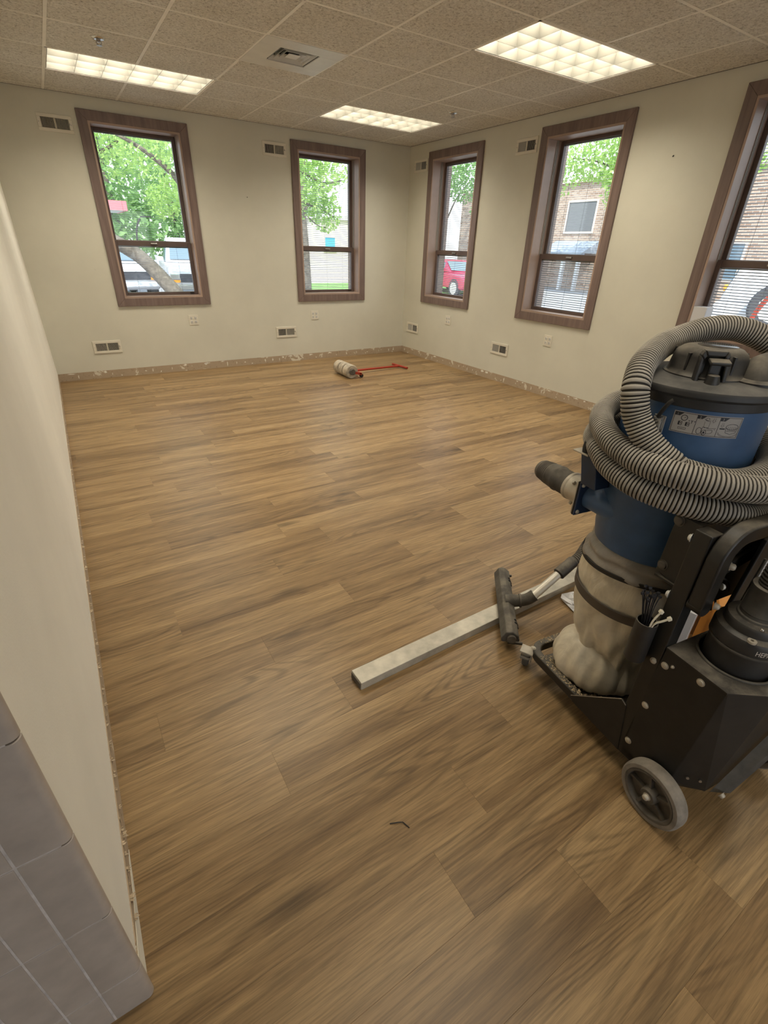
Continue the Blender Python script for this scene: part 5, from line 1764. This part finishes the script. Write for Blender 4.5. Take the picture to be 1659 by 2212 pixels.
def tree(loc, trunk, rad, branches, blobs, size, label, seed, mat='leaf'):
    rn = random.Random(seed)
    e = empty('tree', loc, 0, label, 'tree', 'trees outside the windows')
    o = Vector(loc)
    S = spline([Vector(p) - o for p in trunk], 0.15)
    MB().tube(S, lambda i: rad * (1 - 0.5 * i / len(S)), 12).build('trunk', M['bark'], e, smooth=60)
    for br, r in branches:
        B = spline([Vector(p) - o for p in br], 0.12)
        MB().tube(B, lambda i: r * (1 - 0.75 * i / len(B)), 8).build('branch', M['bark'], e, smooth=60)
    f = leaf_cloud([((c[0] - o.x, c[1] - o.y, c[2] - o.z), r, n) for c, r, n in blobs], size, rn).build('foliage', M[mat], e)
    f['kind'] = 'stuff'
    return e
# leaning tree in front of the left window
tree((-1.45, 7.6, GZ), [(-1.42, 7.6, GZ), (-1.88, 7.9, 0.34), (-2.40, 8.1, 1.00), (-2.78, 8.1, 1.28), (-3.20, 8.15, 1.55), (-3.75, 8.3, 2.2), (-3.95, 8.5, 3.2), (-4.0, 8.6, 4.4)], 0.20,
     [([(-3.9, 8.4, 2.8), (-2.5, 8.6, 3.4), (-2.0, 8.6, 4.2)], 0.06)],
     [((-2.6, 8.3, 3.75), (1.5, 1.0, 1.15), 2400), ((-1.55, 8.0, 2.35), (0.6, 0.6, 0.5), 700), ((-3.3, 8.4, 4.4), (1.6, 1.2, 1.0), 900)], 0.10, 'leaning tree in front of the parked pickup outside the left window', 3)
# tree between the two back windows, trunk hidden by the wall, limbs reaching into both
tree((-0.15, 6.3, GZ), [(-0.15, 6.3, GZ), (-0.25, 6.3, 0.8), (-0.45, 6.35, 1.6), (-0.5, 6.4, 2.6), (-0.4, 6.4, 4.0)], 0.22,
     [([(-0.5, 6.4, 1.7), (-1.35, 6.5, 2.25), (-1.75, 6.6, 2.75), (-2.3, 6.7, 3.15), (-2.8, 6.9, 3.4)], 0.10), ([(-0.6, 6.4, 2.0), (-1.45, 6.3, 2.55), (-1.62, 6.3, 3.2), (-1.9, 6.3, 3.9)], 0.085),
      ([(-0.5, 6.4, 1.9), (0.6, 6.3, 2.35), (1.4, 6.2, 2.30), (2.1, 6.2, 2.05)], 0.05), ([(-0.45, 6.4, 2.6), (0.8, 6.2, 3.0), (1.7, 6.2, 2.8), (2.3, 6.2, 2.9)], 0.05), ([(1.0, 6.25, 2.3), (1.5, 6.2, 1.9), (1.9, 6.2, 1.85)], 0.02)],
     [((-1.7, 6.5, 3.3), (1.2, 0.7, 0.9), 800), ((-0.2, 6.4, 4.2), (1.8, 1.5, 1.2), 1000), ((1.15, 6.25, 2.75), (0.75, 0.6, 0.75), 1100), ((1.75, 6.25, 2.15), (0.42, 0.4, 0.42), 500), ((1.85, 6.25, 3.25), (0.8, 0.5, 0.6), 600), ((-1.1, 6.5, 2.0), (0.45, 0.4, 0.35), 240)], 0.10, 'broad tree standing between the views of the two back windows', 5)
tree((2.75, 9.8, GZ), [(2.75, 9.8, GZ), (2.74, 9.8, 1.2), (2.7, 9.8, 2.5), (2.8, 9.8, 4.2)], 0.16, [([(2.7, 9.8, 2.3), (3.3, 9.8, 3.0), (4.0, 9.9, 3.3)], 0.05)],
     [((2.9, 9.9, 3.5), (1.3, 1.2, 1.2), 700), ((2.6, 9.9, 4.8), (2.0, 1.6, 1.2), 600)], 0.17, 'straight young tree on the lawn edge outside the right back window', 8)
for k, (x, y, h, w_, lab_) in enumerate([(-9.5, 27, 9, 4.3, 'tall dense tree at the far left behind the red canopy'), (-1.0, 27, 9, 4.0, 'dense green tree behind the white cars'), (3.9, 36, 10, 4.4, 'dense green tree behind the pale trunk'), (12.9, 38, 8, 4.0, 'distant tree left of the pale building roof')]):
    tree((x, y, GZ), [(x, y, GZ), (x + 0.2, y, 2.0), (x, y, h * 0.7)], 0.3, [], [((x, y, h * 0.55), (w_, w_ * 0.8, h * 0.42), 1700), ((x - 0.6, y - 1.5, h * 0.22), (w_ * 0.8, 1.6, h * 0.22), 1000)], 0.42, lab_, 20 + k, 'leaf2')
tree((17.0, 7.2, GZ), [(17.0, 7.2, GZ), (17.0, 7.3, 2.2), (17.0, 7.6, 4.2), (17.0, 8.0, 6.2)], 0.2,
     [([(17.0, 7.4, 3.2), (17.0, 8.6, 4.3), (17.0, 10.2, 5.0), (17.0, 11.8, 5.3)], 0.07), ([(17.0, 7.6, 4.2), (17.0, 9.2, 5.6), (17.0, 11.0, 6.4)], 0.06)],
     [((17.0, 9.9, 5.3), (1.6, 2.0, 1.15), 2100), ((17.0, 8.7, 4.2), (1.0, 0.9, 1.2), 900), ((17.0, 12.0, 4.7), (0.8, 0.9, 0.9), 260), ((17.0, 8.2, 6.8), (2.2, 2.6, 1.2), 1200)], 0.17, 'leafy tree in front of the brick building, seen in the middle right window', 41)
tree((18.6, 22.9, GZ), [(18.6, 22.9, GZ), (18.6, 22.8, 2.2), (18.5, 22.4, 4.8)], 0.18, [([(18.6, 22.7, 3.0), (18.4, 21.4, 4.4), (18.3, 20.0, 5.2)], 0.06)],
     [((18.4, 20.4, 5.2), (1.2, 1.7, 1.3), 1000), ((18.5, 22.4, 5.8), (1.8, 1.8, 1.5), 900), ((18.2, 18.8, 3.6), (0.6, 0.9, 0.6), 220)], 0.2, 'dark leafy tree seen in the far right-wall window', 42, 'leaf2')
tree((15.5, 5.4, GZ), [(15.5, 5.4, GZ), (15.5, 5.3, 2.0), (15.5, 5.0, 4.4)], 0.15, [([(15.5, 5.2, 3.0), (15.5, 4.4, 4.0), (15.5, 3.4, 4.5)], 0.05)],
     [((15.5, 3.3, 4.6), (0.8, 0.9, 0.75), 700), ((15.5, 4.8, 5.2), (1.3, 1.0, 1.0), 800)], 0.16, 'leafy tree seen at the top of the nearest right-wall window', 43)

# low red and white canopy
cn_ = empty('fuel_canopy', (-3.40, 19.0, GZ), 0, 'flat canopy with a red and white fascia beyond the parked cars', 'canopy')
MB().box(-3.0, 2.05, -1.6, 1.6, 2.80, 2.98).build('roof_slab', M['concrete'], cn_)
MB().box(-3.02, 2.07, -1.63, -1.6, 2.78, 3.10).build('fascia', M['redstripe'], cn_)
MB().box(2.05, 2.08, -1.6, 1.6, 2.78, 3.10).build('fascia', M['redstripe'], cn_)
for x in (-2.6, 1.2):
    MB().box(x - 0.12, x + 0.12, -0.12, 0.12, 0, 2.80).build('post', M['concrete'], cn_)
lp = empty('lamp_post', (-1.25, 17.2, GZ), 0, 'thin curved dark lamp post beyond the parked white cars', 'lamp post')
MB().tube(spline([(0, 0, 0), (0.02, 0, 1.6), (0.12, 0, 2.25), (0.34, 0, 2.62)], 0.1), 0.035, 8).build('post', M['strap'], lp)
MB().bar((0.30, 0, 2.60), (0.70, 0, 2.62), 0.10, 0.05).build('lamp_head', M['strap'], lp)

# vehicles
def vehicle(name, loc, rz, label, paint, kind, spare=False):
    e = empty(name, loc, rz, label, 'car')
    lng, wid = (5.4, 1.95) if kind == 'pickup' else (4.6, 1.85)
    # side profile (x forward, z up), front at +x
    if kind == 'pickup':
        body = [(-2.7, 0.45), (-2.7, 1.15), (0.55, 1.15), (0.75, 1.17), (2.45, 1.08), (2.68, 0.98), (2.72, 0.50), (2.55, 0.42)]
        cab = [(-0.95, 1.15), (-0.85, 1.80), (-0.65, 1.90), (0.25, 1.90), (0.45, 1.82), (1.05, 1.16)]
    elif kind == 'suv':
        body = [(-2.25, 0.42), (-2.3, 0.95), (-2.2, 1.08), (0.9, 1.08), (2.05, 1.00), (2.25, 0.86), (2.3, 0.45), (2.1, 0.35)]
        cab = [(-2.18, 1.08), (-1.95, 1.62), (-1.7, 1.72), (0.0, 1.74), (0.25, 1.68), (1.05, 1.08)]
    else:
        body = [(-2.2, 0.36), (-2.25, 0.80), (-2.1, 0.92), (0.9, 0.92), (2.0, 0.80), (2.2, 0.66), (2.2, 0.36), (2.0, 0.28)]
        cab = [(-1.75, 0.92), (-1.15, 1.36), (-0.9, 1.42), (0.0, 1.42), (0.25, 1.36), (0.95, 0.92)]
    hw = wid / 2
    b = MB().prism([(x, hw, z) for x, z in body], (0, -wid, 0)).build('body', M[paint], e, bevel=0.07, seg=2)
    c = MB()
    n = len(cab)
    vs = [(x, (hw - 0.06 if z < 1.2 else hw - 0.22), z) for x, z in cab] + [(x, -(hw - 0.06 if z < 1.2 else hw - 0.22), z) for x, z in cab]
    fs = [tuple(reversed(range(n))), tuple(range(n, 2 * n))] + [(i, (i + 1) % n, (i + 1) % n + n, i + n) for i in range(n)]
    c.add(vs, fs).build('cabin', M[paint], e, bevel=0.06, seg=2)
    # windshield, rear and side windows
    (xa, za_), (xb, zb_) = cab[-2], cab[-1]
    def gl(p, q, y0, y1, lift):
        d = Vector((q[0] - p[0], 0, q[1] - p[1]))
        nrm = Vector((-d.z, 0, d.x)).normalized() * lift
        p_, q_ = Vector((p[0], 0, p[1])) + d * 0.10, Vector((p[0], 0, p[1])) + d * 0.88
        MB().prism([p_ + nrm + Vector((0, y0, 0)), q_ + nrm + Vector((0, y0 + 0.1, 0)), q_ + nrm + Vector((0, y1 - 0.1, 0)), p_ + nrm + Vector((0, y1, 0))], nrm * 0.3).build('windshield', M['carglass'], e)
    gl((xa, za_), (xb, zb_), hw - 0.30, -(hw - 0.30), 0.03)
    zt_, z0_ = max(z for _, z in cab) - 0.10, min(z for _, z in cab) + 0.06
    xm = [x for x, z in cab]
    x_l, x_r = min(xm) + 0.30, max(xm) - 0.55
    for s in (-1, 1):
        for f0, f1 in ((0.02, 0.47), (0.53, 0.98)):
            xs0, xs1 = x_l + (x_r - x_l) * f0, x_l + (x_r - x_l) * f1
            MB().prism([(xs0, s * (hw - 0.075), z0_), (xs1 + 0.1, s * (hw - 0.075), z0_), (xs1, s * (hw - 0.205), zt_), (xs0 + 0.08, s * (hw - 0.205), zt_)], (0, s * 0.02, 0)).build('side_window', M['carglass'], e)
        MB().cbox((max(xm) - 0.35, s * (hw + 0.08), z0_ + 0.05), (0.10, 0.20, 0.14)).build('mirror', M['amber'] if kind == 'suv' else M[paint], e, bevel=0.03)
    fx = max(x for x, _ in body)
    zb2 = [z for x, z in body if x == fx][0]
    zt2 = body[-3][1] if kind != 'pickup' else 0.98
    MB().box(fx - 0.02, fx + 0.03, -hw + 0.32, hw - 0.32, 0.66, 0.90 if kind != 'car' else 0.62 + 0.06).build('grille', M['cartyre'], e, bevel=0.01)
    for s in (-1, 1):
        MB().box(fx - 0.05, fx + 0.025, s * (hw - 0.16) - 0.14, s * (hw - 0.16) + 0.14, 0.74 if kind != 'car' else 0.56, 0.90 if kind != 'car' else 0.68).build('headlight', M['chrome'], e, bevel=0.02)
        MB().box(fx - 0.05, fx + 0.03, s * (hw - 0.17) - 0.13, s * (hw - 0.17) + 0.13, 0.655, 0.725).build('turn_signal', M['amber'], e)
    MB().box(fx - 0.06, fx + 0.10, -hw + 0.03, hw - 0.03, 0.44, 0.60).build('bumper', M['steel'] if kind == 'pickup' else M[paint], e, bevel=0.03)
    MB().box(fx + 0.10, fx + 0.11, -0.16, 0.16, 0.46, 0.58).build('plate', M['whitebox'], e)
    wr = 0.38 if kind != 'car' else 0.32
    for x in (lng * 0.31, -lng * 0.30):
        for s in (-1, 1):
            A = (Matrix.Rotation(-PI / 2 * s, 3, 'X'), (x, s * (hw - 0.20), wr))
            w = MB().lathe([(0.24, 0.01), (wr - 0.02, 0.0), (wr, 0.04), (wr, 0.19), (wr - 0.03, 0.22), (0.24, 0.215)], n=28, axis=A, ring=True).build('wheel', M['cartyre'], e, smooth=40)
            MB().lathe([(0.001, 0.20), (0.10, 0.215), (0.20, 0.205), (0.25, 0.22), (0.25, 0.19)], n=20, axis=A).build('hubcap', M['offwhite'], w, smooth=40)
            MB().lathe([(wr + 0.06, 0.185), (wr + 0.06, 0.203), (wr + 0.005, 0.203)], n=28, axis=A, ring=True).build('wheel_arch', M['cartyre'], w)
    if spare:
        bx = min(x for x, _ in body)
        A = (Matrix.Rotation(-PI / 2, 3, 'Y'), (bx - 0.02, 0.0, 1.05))
        w = MB().lathe([(0.22, 0.02), (0.34, 0.0), (0.38, 0.04), (0.38, 0.18), (0.34, 0.22), (0.22, 0.20)], n=32, axis=A, ring=True).build('spare_wheel', M['cartyre'], e, smooth=40)
        MB().lathe([(0.001, 0.19), (0.08, 0.20), (0.16, 0.18), (0.235, 0.205), (0.235, 0.17)], n=10, axis=A).build('spare_rim', M['offwhite'], w)
    return e
vehicle('pickup_truck', (-0.05, 13.6, GZ), d2(-97), 'white pickup truck parked facing the left back-wall window', 'carwhite', 'pickup')
vehicle('suv', (-2.55, 14.6, GZ), d2(-84), 'white suv with an amber mirror parked left of the pickup', 'carwhite', 'suv')
vehicle('suv', (-5.1, 15.4, GZ), d2(-84), 'dark blue suv parked at the far left beside the white one', 'carblue', 'suv')
vehicle('hatchback', (11.6, 12.9, GZ), d2(-95), 'red car seen through the lower pane of the corner window', 'carred', 'car')
vehicle('off_road_car', (8.3, -1.75, GZ + 0.031), d2(20), 'dark car with a spare wheel on its back outside the nearest window', 'carwhite', 'suv', True)

# buildings
def building(name, loc, d, mat, label, wins, roof):
    e = empty(name, loc, 0, label, 'building')
    x, y, z = d
    MB().box(0, x, 0, y, 0, z).build('walls', M[mat], e)
    MB().box(-0.15, x + 0.15, -0.15, y + 0.15, z, z + 0.18).build('roof_edge', M[roof], e)
    for side, a, b, z0, z1, wm in wins:
        if side == 'x':       # on the face towards -x
            f = MB()
            t = 0.08
            f.box(-0.06, 0.02, a - t, a, z0 - t, z1 + t); f.box(-0.06, 0.02, b, b + t, z0 - t, z1 + t)
            f.box(-0.06, 0.02, a, b, z0 - t, z0); f.box(-0.06, 0.02, a, b, z1, z1 + t)
            w = f.build('window', M['stucco'], e)
            MB().box(-0.03, -0.01, a, b, z0, z1).build('pane', M[wm], w)
        else:
            f = MB()
            t = 0.08
            f.box(a - t, a, -0.06, 0.02, z0 - t, z1 + t); f.box(b, b + t, -0.06, 0.02, z0 - t, z1 + t)
            f.box(a, b, -0.06, 0.02, z0 - t, z0); f.box(a, b, -0.06, 0.02, z1, z1 + t)
            w = f.build('window', M['stucco'], e)
            MB().box(a, b, -0.03, -0.01, z0, z1).build('pane', M[wm], w)
    return e
building('pale_building', (7.6, 20.2, GZ), (7.6, 6, 3.05), 'stucco', 'low pale building beyond the lawn outside the right back window', [('y', 0.9, 1.5, 1.6, 2.2, 'bluepaint'), ('y', 4.0, 5.2, 1.0, 2.2, 'carglass')], 'concrete')
bb_ = building('brick_building', (21.0, -6.0, GZ), (8, 30, 5.2), 'brick', 'long brick building across the parking lot', [('x', 18.9, 20.7, 2.9, 4.3, 'vent_dark'), ('x', 11.0, 12.2, 1.0, 2.4, 'carglass'), ('x', 27.0, 28.4, 2.4, 3.4, 'lavender'), ('x', 23.0, 24.0, 1.0, 2.2, 'carglass'), ('x', 4.0, 5.4, 1.4, 2.8, 'carglass')], 'stucco')
pr = empty('porch', (19.95, 12.3, GZ), 0, 'small porch with a slate blue metal roof on the brick building', 'porch')
MB().prism([(-0.3, -0.05, 1.85), (1.0, -0.05, 2.45), (1.0, -0.05, 1.85)], (0, 2.9, 0)).build('porch_roof', M['slate'], pr)
for y in (0.1, 1.1, 2.6):
    MB().box(-0.2, 0.0, y, y + 0.16, 0, 1.85).build('post', M['whitebox'], pr)
MB().box(-0.25, 0.05, 0.0, 2.75, 1.72, 1.85).build('beam', M['slate'], pr)
hn = empty('hydrant_hose', (5.4, -2.6, GZ + 0.031), 0, 'red hose loop standing up beside the car outside the nearest window', 'hose')
MB().tube(spline([(0, 0, 0.0), (0.0, 0.06, 0.7), (0, -0.05, 1.15), (0, -0.3, 1.45), (0, -0.7, 1.55)], 0.06), 0.04, 10).build('red_tube', M['red'], hn, smooth=60)
